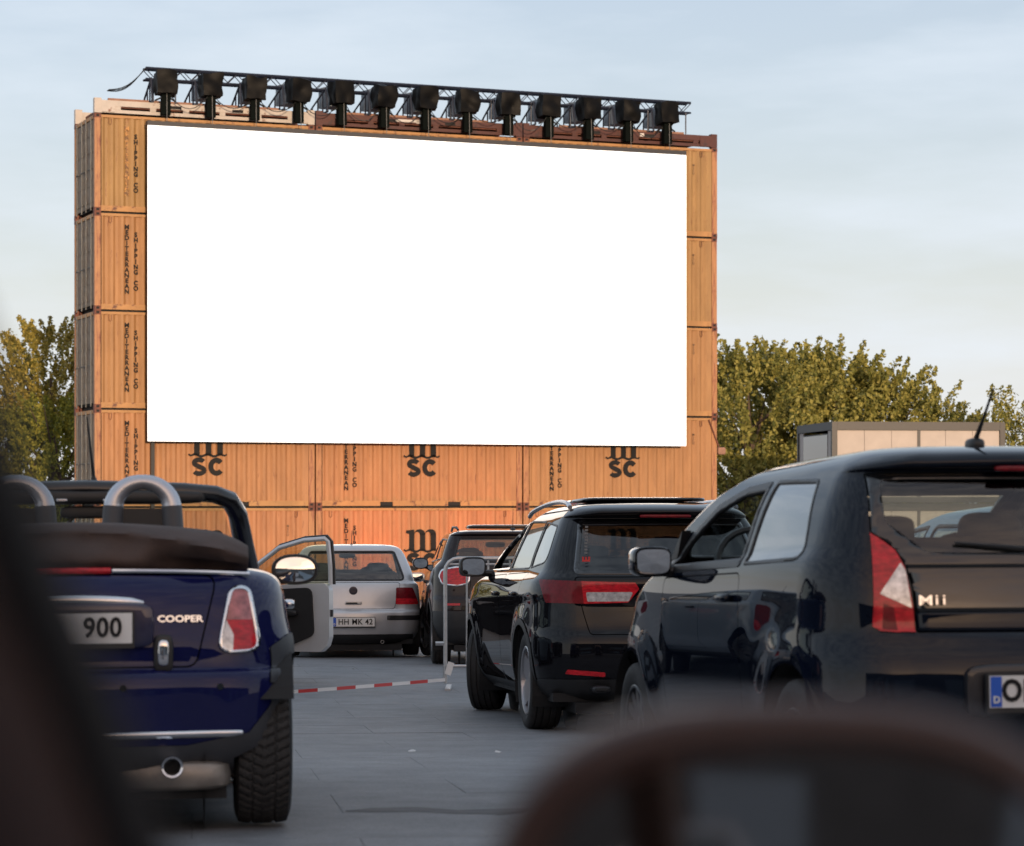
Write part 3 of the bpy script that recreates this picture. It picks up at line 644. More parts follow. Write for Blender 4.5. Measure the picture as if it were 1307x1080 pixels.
# ---------------------------------------------------------------- crowd barrier and tape
by = 24.0; bx0, bx1 = -.62, 1.7; bz = G(by)
ba = empty('crowd_barrier', (bx0, by, bz))
fr = MB(); pts = [(0, 0, .06), (0, 0, 1.10)]+[(.12-.12*math.cos(a), 0, 1.10+.12*math.sin(a)) for a in [R(t) for t in (20, 45, 70, 90)]]+[(2.2, 0, 1.22), (2.3, 0, 1.18), (2.32, 0, 1.1), (2.32, 0, .06)]
fr.tube(pts, .019, 8).build('frame', M['steel'], ba, smooth=True)
MB().tube([(0, 0, .22), (2.32, 0, .22)], .015, 8).build('bottom_rail', M['steel'], ba)
MB().tube([(.02, 0, 1.165), (2.3, 0, 1.165)], .010, 8).build('upper_rail', M['steel'], ba)
for i in range(1, 12): MB().tube([(i*.2, 0, .22), (i*.2, 0, 1.21)], .009, 6).build('bar', M['steel'], ba)
for x in (.03, 2.29):
    MB().b2(x-.025, x+.025, -.3, .3, 0, .03).build('foot', M['steel'], ba)
MB().tube([(-.01, 0, .43), (-.09, 0, .43)], .02, 6).build('hook', M['steel'], ba)
MB().box((.04, -.03, .2), (.06, .004, .12), Matrix.Rotation(.3, 3, 'Y')).build('tag', M['plate'], ba)
tag(ba, 'galvanised crowd barrier with vertical bars beside the black SUV', 'barrier')
mw = mat('tape_white', (.7, .7, .7), .4); mr = mat('tape_red', (.5, .03, .03), .4)
tp = empty('barrier_tape', (-.62, 24, G(24)))
a0 = Vector((0, -.02, .10)); a1 = Vector((-3.4, -4.2, .12+G(19.8)-G(24)))
N = 22
for i in range(N):
    def pt(t): 
        p = a0.lerp(a1, t); y = p.y+24; sag = -.03*math.sin(math.pi*t)
        return Vector((p.x, p.y, G(y)-G(24)+.075+sag+.02*(1-t)))
    p, q = pt(i/N), pt((i+1)/N); tw = .3*math.sin(i*.5)
    n_ = Vector((0, math.sin(tw), math.cos(tw)))*.015
    m_ = MB(); e = Vector((0, .0012, 0)); m_.add([p-n_-e, q-n_-e, q+n_-e, p+n_-e, p-n_+e, q-n_+e, q+n_+e, p+n_+e], [(0, 1, 2, 3), (7, 6, 5, 4), (0, 4, 5, 1), (3, 2, 6, 7), (0, 3, 7, 4), (1, 5, 6, 2)])
    m_.build('red_stripe' if i % 2 else 'white_stripe', mr if i % 2 else mw, tp)
tag(tp, 'red and white striped barrier tape stretched low from the crowd barrier', 'tape')

for i_, (x_, y_, wh) in enumerate(((-.58, 15.0, 'scrap of white paper lying on the open paving left of the black SUV'), (-.08, 14.9, 'tiny white paper scrap lying on the paving nearest the black SUV'), (-1.75, 28.6, 'white scrap lying on the paving just before the silver hatchback'))):
    q = MB(); q.add([(-.04, -.025, 0), (.035, -.03, .004), (.045, .02, .012), (.0, .03, .022), (-.045, .028, .006), (-.04, -.025, -.003), (.035, -.03, .001), (.045, .02, .009), (.0, .03, .019), (-.045, .028, .003)], [(0, 1, 2, 3, 4), (9, 8, 7, 6, 5), (0, 5, 6, 1), (1, 6, 7, 2), (2, 7, 8, 3), (3, 8, 9, 4), (4, 9, 5, 0)])
    o = q.build('paper_scrap', mat('scrap_paper', (.6, .6, .6), .7)); o.location = (x_, y_, G(y_)+.0085); o.rotation_euler = (0, 0, i_*1.3); o.scale = (.5, .5, .5); tag(o, wh, 'litter', 'paper scraps on the paving')
# ---------------------------------------------------------------- car builder
def rpoly(pts, r, n=4):
    out_ = []; k = len(pts)
    rr = r if isinstance(r, (list, tuple)) else [r]*k
    for i in range(k):
        p = Vector(pts[i]); a = Vector(pts[i-1])-p; b = Vector(pts[(i+1) % k])-p
        la, lb = a.length, b.length; a.normalize(); b.normalize(); ang = math.acos(max(-1, min(1, a.dot(b))))
        if ang > 3.1 or rr[i] <= 0: out_.append(tuple(p)); continue
        t = min(rr[i]/math.tan(ang/2), la*.45, lb*.45)
        p0 = p+a*t; p1 = p+b*t
        for j in range(n+1):
            s = j/n; q = p0*(1-s)**2+p*2*s*(1-s)+p1*s*s; out_.append(tuple(q))
    return out_
def area(p): return sum(p[i-1][0]*p[i][1]-p[i][0]*p[i-1][1] for i in range(len(p)))/2
def inset(p, d):
    if area(p) < 0: p = p[::-1]
    o = []; k = len(p)
    for i in range(k):
        a = (Vector(p[i])-Vector(p[i-1])).normalized(); b = (Vector(p[(i+1) % k])-Vector(p[i])).normalized()
        na = Vector((-a.y, a.x)); nb = Vector((-b.y, b.x)); n = (na+nb); n = n.normalized() if n.length > 1e-6 else na
        c = max(.4, n.dot(na)); o.append(tuple(Vector(p[i])+n*(d/c)))
    return o
def inpoly(u, v, p):
    c = False; j = len(p)-1
    for i in range(len(p)):
        if (p[i][1] > v) != (p[j][1] > v) and u < (p[j][0]-p[i][0])*(v-p[i][1])/(p[j][1]-p[i][1])+p[i][0]: c = not c
        j = i
    return c
VIEWS = {'R': ((1, 0, 0), (0, 1, 0), (0, 0, 1)), 'L': ((-1, 0, 0), (0, 1, 0), (0, 0, 1)), 'B': ((0, -1, 0), (1, 0, 0), (0, 0, 1)),
         'F': ((0, 1, 0), (1, 0, 0), (0, 0, 1)), 'T': ((0, 0, 1), (1, 0, 0), (0, 1, 0))}
def view(v):
    if isinstance(v, str): return [Vector(q) for q in VIEWS[v]]
    a = R(v); return [Vector((math.sin(a), -math.cos(a), 0)), Vector((math.cos(a), math.sin(a), 0)), Vector((0, 0, 1))]
def cut(bm, vw, poly, filt=None, nmin=0.12):
    d, U, V = view(vw); us = [p[0] for p in poly]; vv = [p[1] for p in poly]; u0, u1, v0, v1 = min(us), max(us), min(vv), max(vv)
    def bb(f):
        a = [q.co.dot(U) for q in f.verts]; b = [q.co.dot(V) for q in f.verts]; return min(a), max(a), min(b), max(b)
    cand = {}
    for f in bm.faces:
        if f.normal.dot(d) < nmin: continue
        if filt and not filt(f.calc_center_median()): continue
        x = bb(f)
        if x[1] >= u0 and x[0] <= u1 and x[3] >= v0 and x[2] <= v1: cand[f] = x
    k = len(poly)
    for i in range(k):
        a, b = poly[i], poly[(i+1) % k]
        su0, su1, sv0, sv1 = min(a[0], b[0])-1e-4, max(a[0], b[0])+1e-4, min(a[1], b[1])-1e-4, max(a[1], b[1])+1e-4
        sel = [f for f, x in cand.items() if x[1] >= su0 and x[0] <= su1 and x[3] >= sv0 and x[2] <= sv1]
        if not sel: continue
        e = U*(b[0]-a[0])+V*(b[1]-a[1])
        if e.length < 1e-7: continue
        no = d.cross(e).normalized(); co = U*a[0]+V*a[1]
        # keep only faces that really straddle the line
        st = []
        for f in sel:
            ds = [(q.co-co).dot(no) for q in f.verts]
            if min(ds) < -2e-5 and max(ds) > 2e-5: st.append(f)
        if not st: continue
        for f in st: del cand[f]
        geom = list(st); es = set(); vs_ = set()
        for f in st: es.update(f.edges); vs_.update(f.verts)
        ret = bmesh.ops.bisect_plane(bm, geom=geom+list(es)+list(vs_), dist=1e-5, plane_co=co, plane_no=no)
        for f in ret['geom']:
            if isinstance(f, bmesh.types.BMFace) and f.is_valid: cand[f] = bb(f)
    res = []; bm.normal_update()
    for f in cand:
        if not f.is_valid: continue
        c = f.calc_center_median()
        if inpoly(c.dot(U), c.dot(V), poly): res.append(f)
    return res
def extract(bm, faces):
    nb = bmesh.new(); mp_ = {}
    for f in faces:
        vs_ = []
        for q in f.verts:
            if q not in mp_: mp_[q] = nb.verts.new(q.co)
            vs_.append(mp_[q])
        try: nb.faces.new(vs_)
        except ValueError: pass
    bmesh.ops.delete(bm, geom=faces, context='FACES'); nb.normal_update(); return nb

class Car:
    NR, NC, NS, NF = 12, 8, 64, 8
    def __init__(s, name, rows, **k):
        s.k = k; s.root = empty(name); s.rows = rows; s.bm = s.shell(); bm = s.bm; bm.verts.index_update(); bm.verts.ensure_lookup_table(); bm.faces.ensure_lookup_table()
        s.bvh = BVHTree.FromBMesh(bm); s.vn = [v.normal.copy() for v in bm.verts]; s.vc = [v.co.copy() for v in bm.verts]; s.fv = [[v.index for v in f.verts] for f in bm.faces]
    def shell(s):
        k = s.k; rows = s.rows; t = [0]
        for a, b in zip(rows, rows[1:]): t.append(t[-1]+math.sqrt((a[0]-b[0])**2+(a[1]-b[1])**2+(a[3]-b[3])**2+.04*(a[2]-b[2])**2)+1e-4)
        fs = [pchip(t, [r[c] for r in rows]) for c in range(7)]
        bm = bmesh.new(); rings = []
        ts = []
        for i in range(len(rows)-1):
            n = max(1, int(round((t[i+1]-t[i])/.022)))
            ts += [t[i]+(t[i+1]-t[i])*j/n for j in range(n)]
        ts.append(t[-1]); Lc = k['L']; fl = k.get('flare', (.012, .09)); fz = k.get('flare_top', .9)
        for tt in ts:
            z, yr, yf, hw, bow, rcx, rcy = [f(tt) for f in fs]
            ln = yf-yr; rcx = min(rcx, hw*.9); rcy = min(rcy, ln*.3); bow = min(bow, ln*.15)
            gh = max(0, min(1, (z-k.get('belt', .95))/.12))
            bf = min(k.get('bowf', .16)*(1-.3*gh), ln*.1); fx = min(.42-.22*gh, hw*.7); fy = min(.34-.2*gh, ln*.2)
            pts = []
            for i in range(s.NR): x = (hw-rcx)*i/s.NR; pts.append((x, yr+bow*(x/max(1e-6, hw-rcx))**2))
            for i in range(s.NC): a = math.pi/2*i/s.NC; pts.append((hw-rcx+rcx*math.sin(a), yr+bow+rcy*(1-math.cos(a))))
            y1, y2 = yr+bow+rcy, yf-bf-fy
            for i in range(s.NS): pts.append((hw, y1+(y2-y1)*i/s.NS))
            for i in range(6): a = math.pi/2*i/6; pts.append((hw-fx+fx*math.cos(a), y2+fy*math.sin(a)))
            for i in range(s.NF+1): x = (hw-fx)*(1-i/s.NF); pts.append((x, yf-bf*(x/max(1e-6, hw-fx))**2))
            o = []
            for x, y in pts:
                g_ = 1-k.get('tr', .05)*max(0, (1.1-y)/1.1)**2-k.get('tf', .07)*max(0, (y-(Lc-1.3))/1.3)**2
                x *= g_
                if z < fz+.12 and x > hw*.6:
                    for yw in (k['oh'], k['oh']+k['wb']):
                        r_ = math.hypot(y-yw, z-k['R']); q = max(0, r_-k['Ra'])/fl[1]
                        x += fl[0]*math.exp(-q*q)*max(0, min(1, (fz+.12-z)/.12))
                if 'crease' in k and x > hw*.6:
                    for (z0, z1, y0, y1_, amp, wd) in k['crease']:
                        f_ = (y-y0)/(y1_-y0)
                        if -.1 < f_ < 1.1:
                            zc = z0+(z1-z0)*f_; e_ = min(1, max(0, (f_+.1)/.15))*min(1, max(0, (1.1-f_)/.15)); dz = z-zc
                            x += e_*amp*(math.exp(-(dz/wd)**2) if dz < 0 else math.exp(-(dz/(wd*2.2))**2))
                o.append((x, y))
            rings.append([bm.verts.new((x, y, z)) for x, y in o]+[bm.verts.new((-x, y, z)) for x, y in o[-2:0:-1]])
        n = len(rings[0])
        for a, b in zip(rings, rings[1:]):
            for j in range(n): bm.faces.new((a[j], a[(j+1) % n], b[(j+1) % n], b[j]))
        try: 
            if not k.get('open'): bm.faces.new(rings[-1])
        except ValueError: pass
        bm.normal_update()
        # orientation: outward
        f0 = max(bm.faces, key=lambda f: f.calc_center_median().x)
        if f0.normal.x < 0: bmesh.ops.reverse_faces(bm, faces=bm.faces); bm.normal_update()
        return bm
    def region(s, vw, poly, gap=0.0, src=None, filt=None, nmin=0.12):
        src = src or s.bm; nb = extract(src, cut(src, vw, poly, filt, nmin))
        if gap:
            keep = set(cut(nb, vw, inset(poly, gap), None, -2)); bmesh.ops.delete(nb, geom=[f for f in nb.faces if f not in keep], context='FACES')
        return nb
    def smooth_normal(s, co):
        loc, n_, idx, d_ = s.bvh.find_nearest(co)
        if idx is None: return n_
        a = Vector((0, 0, 0))
        for i in s.fv[idx][:8]: a += s.vn[i]/((s.vc[i]-co).length_squared+1e-7)
        return a.normalized()
    def part(s, name, bm, m, parent=None, push=0.0, thick=0.0, inner=None, free=True):
        bmesh.ops.remove_doubles(bm, verts=bm.verts, dist=.0006); bm.normal_update()
        cn = None
        if not thick or inner:
            thick = 0; cn = [s.smooth_normal(q.co) for q in bm.verts]
        if push:
            bm.normal_update(); mv = [(q, q.normal.copy()) for q in bm.verts]
            for q, n_ in mv: q.co += n_*push
        me = bpy.data.meshes.new(name); bm.to_mesh(me)
        if free: bm.free()
        me.materials.append(m); me.polygons.foreach_set('use_smooth', [True]*len(me.polygons)); me.set_sharp_from_angle(angle=R(50))
        if cn and len(cn) == len(me.vertices): me.normals_split_custom_set_from_vertices(cn)
        o = link(bpy.data.objects.new(name, me), parent or s.root)
        if thick:
            md = o.modifiers.new('thickness', 'SOLIDIFY'); md.thickness = thick; md.offset = -1; md.use_rim = True
            if inner: me.materials.append(inner); md.material_offset = 1; md.material_offset_rim = 1
        return o
    def window(s, vw, poly, gm, seal=.02, name='window', src=None, filt=None, parent=None, sm=None, open_=False, push=-.004, nmin=.12):
        nb = s.region(vw, poly, src=src, filt=filt, nmin=nmin)
        if seal:
            gf = cut(nb, vw, inset(poly, seal), None, -2); gb = extract(nb, gf)
            se = s.part('window_seal', nb, sm or M['black'], parent, push=.002, thick=.02)
        else: gb = nb
        if open_: gb.free(); return None
        return s.part(name, gb, gm, parent, push=push)
    def arches(s, lip=.035, lipm=None):
        k = s.k
        for yw in (k['oh'], k['oh']+k['wb']):
            for vw, sg in (('L', -1), ('R', 1)):
                circ = [(yw+k['Ra']*math.cos(2*math.pi*i/40), k['R']+k['Ra']*math.sin(2*math.pi*i/40)) for i in range(40)]
                if lip:
                    big = [(yw+(k['Ra']+lip)*math.cos(2*math.pi*i/40), k['R']+(k['Ra']+lip)*math.sin(2*math.pi*i/40)) for i in range(40)]
                    nb = s.region(vw, big, nmin=s.k.get('lipn', .5), filt=(lambda p: abs(p.x) > k.get('lipx', 0))); ins = cut(nb, vw, circ, None, -2); bmesh.ops.delete(nb, geom=ins, context='FACES')
                    if nb.faces: s.part('wheel_arch', nb, lipm or s.paint, push=.006, thick=.03, inner=M['void'])
                else:
                    fs = cut(s.bm, vw, circ, None, .3); bmesh.ops.delete(s.bm, geom=fs, context='FACES')
                mb = MB(); n = 20; hwx = k['W']/2; vs_ = []
                for i in range(n+1):
                    a = R(-25)+R((k.get('well_end', 205) if yw < 1.2 else 205)+25)*i/n
                    for x in (hwx-.012, hwx-.34): vs_.append((sg*x, yw+(k['Ra']+.012)*math.cos(a), k['R']+(k['Ra']+.012)*math.sin(a)))
                mb.add(vs_, [(2*i, 2*i+1, 2*i+3, 2*i+2) for i in range(n)])
                n0 = len(mb.v); disc = [(sg*(hwx-.34), yw+(k['Ra']+.012)*math.cos(2*math.pi*i/20), k['R']+(k['Ra']+.012)*math.sin(2*math.pi*i/20)) for i in range(20)]
                mb.add(disc, [tuple(range(20))]); mb.build('wheel_well', M['void'], s.root)
    def finish(s, paint=None, inner=None):
        o = s.part('body', s.bm, paint or s.paint, thick=.022, inner=inner or M['void']); s.body = o; return o
    def underbody(s):
        k = s.k; MB().b2(-k['W']/2+.12, k['W']/2-.12, .25, k['L']-.25, s.rows[0][0]-.01, s.rows[0][0]+.05).b2(-k['W']/2+.26, k['W']/2-.26, .18, k['L']-.6, s.rows[0][0]-.085, s.rows[0][0]-.012).build('underbody', M['void'], s.root)
    def wheels(s, style, rimm, tw=.2, rim=.2, front_steer=0, chevron=False):
        k = s.k; hwx = k['W']/2-.018
        for yw in (k['oh'], k['oh']+k['wb']):
            for sg in (-1, 1):
                wl_ = wheel(k['R'], tw, rim, style, rimm, s.root, chevron and yw < 1)
                wl_.location = (sg*(hwx-tw/2), yw, k['R']); wl_.rotation_euler = (0, 0, (0 if sg > 0 else math.pi)+(front_steer if yw > 1 else 0))
    def interior(s, ysf, ysr, zs=.55, dash=None, hw=.62, headz=1.12, belt=.9, rear_hr=True, wheel_side=-1, m=None):
        m = m or M['seat']; k = s.k
        MB().b2(-k['W']/2+.14, k['W']/2-.14, .35, k['L']-.75, .26, .34).build('cabin_floor', M['void'], s.root)
        for sg in (-1, 1):
            mb = MB(); mb.sbox((sg*.36, ysf+.22, zs-.06), (.5, .52, .2), .35); tl = Matrix.Rotation(R(14), 3, 'X')
            mb.sbox((sg*.36, ysf-.10, zs+.27), (.48, .16, .62), .4, m=tl); mb.sbox((sg*.36, ysf-.19, headz-.02), (.26, .11, .19), .5, m=tl)
            mb.tube([(sg*.36-.05, ysf-.16, headz-.2), (sg*.36-.05, ysf-.18, headz-.05)], .008, 5); mb.tube([(sg*.36+.05, ysf-.16, headz-.2), (sg*.36+.05, ysf-.18, headz-.05)], .008, 5)
            mb.build('front_seat', m, s.root, smooth=True, angle=60)
        mb = MB(); mb.sbox((0, ysr+.22, zs-.06), (1.25, .5, .2), .3); mb.sbox((0, ysr-.08, zs+.24), (1.25, .16, .6), .3, m=Matrix.Rotation(R(16), 3, 'X'))
        if rear_hr:
            for x in (-.36, .36): mb.sbox((x, ysr-.15, zs+.56), (.24, .1, .12), .5)
        mb.build('rear_bench', m, s.root, smooth=True, angle=60)
        if dash:
            MB().sbox((0, dash+.15, belt-.1), (k['W']-.28, .62, .24), .4).build('dashboard', M['void'], s.root, smooth=True)
            n = 24; cx = wheel_side*.36
            sw = MB(); tl = Matrix.Rotation(R(-28), 3, 'X')
            sw.tube([Vector((cx, dash-.32, belt-.02))+tl @ Vector((.185*math.cos(2*math.pi*i/n), 0, .185*math.sin(2*math.pi*i/n))) for i in range(n)], .016, 6, closed=True)
            sw.sbox((cx, dash-.30, belt-.02), (.14, .06, .12), .5); sw.tube([(cx-.18, dash-.31, belt-.02), (cx+.18, dash-.31, belt-.02)], .015, 5)
            sw.build('steering_wheel', M['black'], s.root, smooth=True)
    def plate(s, loc, text, tilt=0, w_=.52, h_=.11, eu=True, bold=.0022, sx=.92, size=.105, rz=0, holder=True, tx=None):
        p = empty('number_plate', loc, rz, s.root); p.rotation_euler = (tilt, 0, rz)
        MB().b2(-w_/2-.008, w_/2+.008, -.008, .012, -h_/2-.018 if holder else -h_/2-.006, h_/2+.006).build('plate_holder', M['black'], p)
        MB().b2(-w_/2, w_/2, -.012, -.0082, -h_/2, h_/2).build('plate_face', M['plate'], p)
        if eu:
            MB().b2(-w_/2+.003, -w_/2+.043, -.0145, -.0122, -h_/2+.003, h_/2-.003).build('country_band', M['eublue'], p)
            text_obj(text_mesh('D', .034, M['plate'], bold=.0008), p, (-w_/2+.023, -.0165, -.028), (R(90), 0, 0))
        if text: text_obj(text_mesh(text, size, M['ink'], bold=bold, sx=sx, spacing=1.06), p, (tx if tx is not None else .022, -.0145, 0), (R(90), 0, 0))
        return p
    def door_mirror(s, sg, y, z, w_=.2, h_=.14, oval=.55, housing=None, x0=None, dep=.13, yaw=0.0, tilt=.045):
        hwx = s.k['W']/2 if x0 is None else x0; cx = sg*(hwx+w_*.5+.02)
        mb = MB(); mb.sbox((cx, y+dep*.35, z), (w_, dep, h_), oval, 24, 14); o = mb.build('door_mirror', housing or M['black'], s.root, smooth=True, angle=80)
        mb = MB(); mb.tube([(sg*(hwx-.06), y+.02, z-h_*.35), (cx-sg*w_*.1, y+.03, z-h_*.30)], [.03, .022], 8); mb.build('mirror_arm', M['black'], o)
        g_ = MB(); n = 28; rr_ = [(abs(math.cos(2*math.pi*i/n))**oval*math.copysign(1, math.cos(2*math.pi*i/n)), abs(math.sin(2*math.pi*i/n))**oval*math.copysign(1, math.sin(2*math.pi*i/n))) for i in range(n)]
        yy = y+dep*.35-dep*.5
        g_.add([(cx+q*a*w_*.42, yy-.012-.003*(1-q*q)+sg*q*a*w_*.42*math.tan(yaw)+q*b*h_*.41*tilt, z+q*b*h_*.41) for q in (1, .66, .33) for a, b in rr_]+[(cx, yy-.017, z)], [(u*n+i, u*n+(i+1) % n, (u+1)*n+(i+1) % n, (u+1)*n+i) for u in (0, 1) for i in range(n)]+[(2*n+i, 2*n+(i+1) % n, 3*n) for i in range(n)]); g_.build('mirror_glass', M['mirror'], o, smooth=True)
        rim_ = MB().tube([(cx+a*w_*.45, yy+.002, z+b*h_*.45) for a, b in rr_], .009, 6, closed=True); rim_.build('mirror_rim', housing or M['black'], o, smooth=True)
        return o
    def place(s, X, Y, yaw):
        k = s.k; a, b = Y+math.cos(yaw)*k['oh'], Y+math.cos(yaw)*(k['oh']+k['wb'])
        p = math.atan((G(b)-G(a))/k['wb']); s.root.matrix_world = Matrix.Translation((X, Y, G(a)-k['oh']*math.tan(p)+.009)) @ Matrix.Rotation(yaw, 4, 'Z') @ Matrix.Rotation(p, 4, 'X')
        bpy.context.view_layer.update()

WHEELS = {}
def wheel(Rt, tw, rim, style, rimm, parent, chevron=False):
    key = (Rt, tw, rim, style, rimm.name, chevron)
    root = empty('wheel', parent=parent)
    if key in WHEELS:
        for n_, me in WHEELS[key]: link(bpy.data.objects.new(n_, me), root)
        return root
    h = tw/2; t = MB()
    ax = lambda a, b, c: (a, b, c)
    if chevron:
        nA, nB = 300, 22; vs_ = []
        for j in range(nB+1):
            x = -h*.9+2*h*.9*j/nB
            for i in range(nA):
                a = 2*math.pi*i/nA; f_ = (i/nA*50+abs(x)/h*1.35*(1 if x > 0 else 1)) % 1
                gr = .008 if (f_ < .28 and abs(x) > h*.06) else 0
                if abs(abs(x)-h*.38) < h*.05: gr = .008
                r_ = Rt-gr-.012*(abs(x)/h)**4
                vs_.append((x, r_*math.cos(a), r_*math.sin(a)))
        t.add(vs_, [(j*nA+i, j*nA+(i+1) % nA, (j+1)*nA+(i+1) % nA, (j+1)*nA+i) for j in range(nB) for i in range(nA)])
        for s_ in (-1, 1): t.lathe([(s_*h*.9, Rt-.012), (s_*h, Rt-.035), (s_*h*1.03, (Rt+rim)/2), (s_*h*.92, rim+.012), (s_*h*.85, rim)], 64, ax)
    else:
        pr = [(-h*.85, rim), (-h*.92, rim+.012), (-h*1.03, (Rt+rim)/2), (-h, Rt-.035), (-h*.93, Rt-.012)]
        gx = [-.62, -.22, .22, .62]; w_ = .05
        pr.append((-h*.85, Rt-.005))
        for g_ in gx: pr += [((g_-w_)*h, Rt), ((g_-w_*.8)*h, Rt-.009), ((g_+w_*.8)*h, Rt-.009), ((g_+w_)*h, Rt)]
        pr.append((h*.85, Rt-.005)); pr += [(h*.93, Rt-.012), (h, Rt-.035), (h*1.03, (Rt+rim)/2), (h*.92, rim+.012), (h*.85, rim)]
        t.lathe(pr, 64, ax)
    parts = [('tyre', t.mesh('tyre', M['rubber'], angle=35))]
    r = MB(); r.lathe([(-h*.9, rim*1.0), (-h*.5, rim*.93), (h*.6, rim*.93), (h*.9, rim*1.01), (h*.93, rim*.98), (h*.9, rim*.93), (h*.55, rim*.90)], 48, ax)
    ns = {'spoke5': 5, 'twin5': 10, 'multi': 12, 'steel': 9}[style]
    for i in range(ns):
        a = 2*math.pi*i/ns+(0 if style != 'twin5' else (.16 if i % 2 else -.16)); wd = {'spoke5': .17, 'twin5': .085, 'multi': .06, 'steel': .13}[style]*rim/.22*.5
        ca, sa = math.cos(a), math.sin(a)
        def P(x, rad, tt): return (x, rad*ca-tt*sa, rad*sa+tt*ca)
        vs_ = [P(h*.62, rim*.2, -wd*1.1), P(h*.62, rim*.2, wd*1.1), P(h*.82, rim*.95, wd*.75), P(h*.82, rim*.95, -wd*.75), P(h*.35, rim*.2, -wd*1.1), P(h*.35, rim*.2, wd*1.1), P(h*.55, rim*.95, wd*.75), P(h*.55, rim*.95, -wd*.75)]
        r.add(vs_, [(0, 1, 2, 3), (7, 6, 5, 4), (0, 4, 5, 1), (1, 5, 6, 2), (2, 6, 7, 3), (3, 7, 4, 0)])
    r.lathe([(h*.3, rim*.24), (h*.66, rim*.24), (h*.7, rim*.16), (h*.7, 0.001)], 24, ax)
    parts.append(('rim', r.mesh('rim', rimm, angle=35)))
    d = MB(); d.lathe([(h*.1, rim*.9), (h*.1, .01)], 32, ax); parts.append(('brake_backing', d.mesh('brake_backing', M['void'])))
    WHEELS[key] = parts
    for n_, me in parts: link(bpy.data.objects.new(n_, me), root)
    return root
def paint(name, c, metal=0.0, rough=.35, coat=.85, dust=(.12, .12, .12)):
    return mat(name, c, rough, metal, coat=coat, var=.06, scale=3, croom=.012, spec=.0)
def badge(car, txt, loc, size, m, rz=0, bold=.003, sx=1.2, shear=0, tilt=0, spacing=1.05):
    me = text_mesh(txt, size, m, bold=bold, sx=sx, ext=.003, spacing=spacing)
    if shear:
        for v in me.vertices: v.co.x += v.co.y*shear
    return text_obj(me, car.root, loc, (R(90)+tilt, 0, rz), 'badge')
def surf_y(bm, x, z):
    """rear surface y at (x, z) of a shell"""
    best = None
    for f in bm.faces:
        if f.normal.y > -.1: continue
        xs_ = [q.co.x for q in f.verts]; zs_ = [q.co.z for q in f.verts]
        if min(xs_)-.002 <= x <= max(xs_)+.002 and min(zs_)-.002 <= z <= max(zs_)+.002:
            y = sum(q.co.y for q in f.verts)/len(f.verts)
            if best is None or y < best: best = y
    return best if best is not None else 0.0
GLB = mat('gloss_black_panel', (0.008, 0.008, 0.009), 0.06, coat=1.0)
def both(fn):
    for vw, sg in (('L', -1), ('R', 1)): fn(vw, sg)
def mx(poly, sg): return [(sg*a, b) for a, b in poly]
def lathe_y(mb, prof, c, n=20):
    return mb.lathe(prof, n, lambda a, b, d_: (c[0]+b, c[1]+a, c[2]+d_))

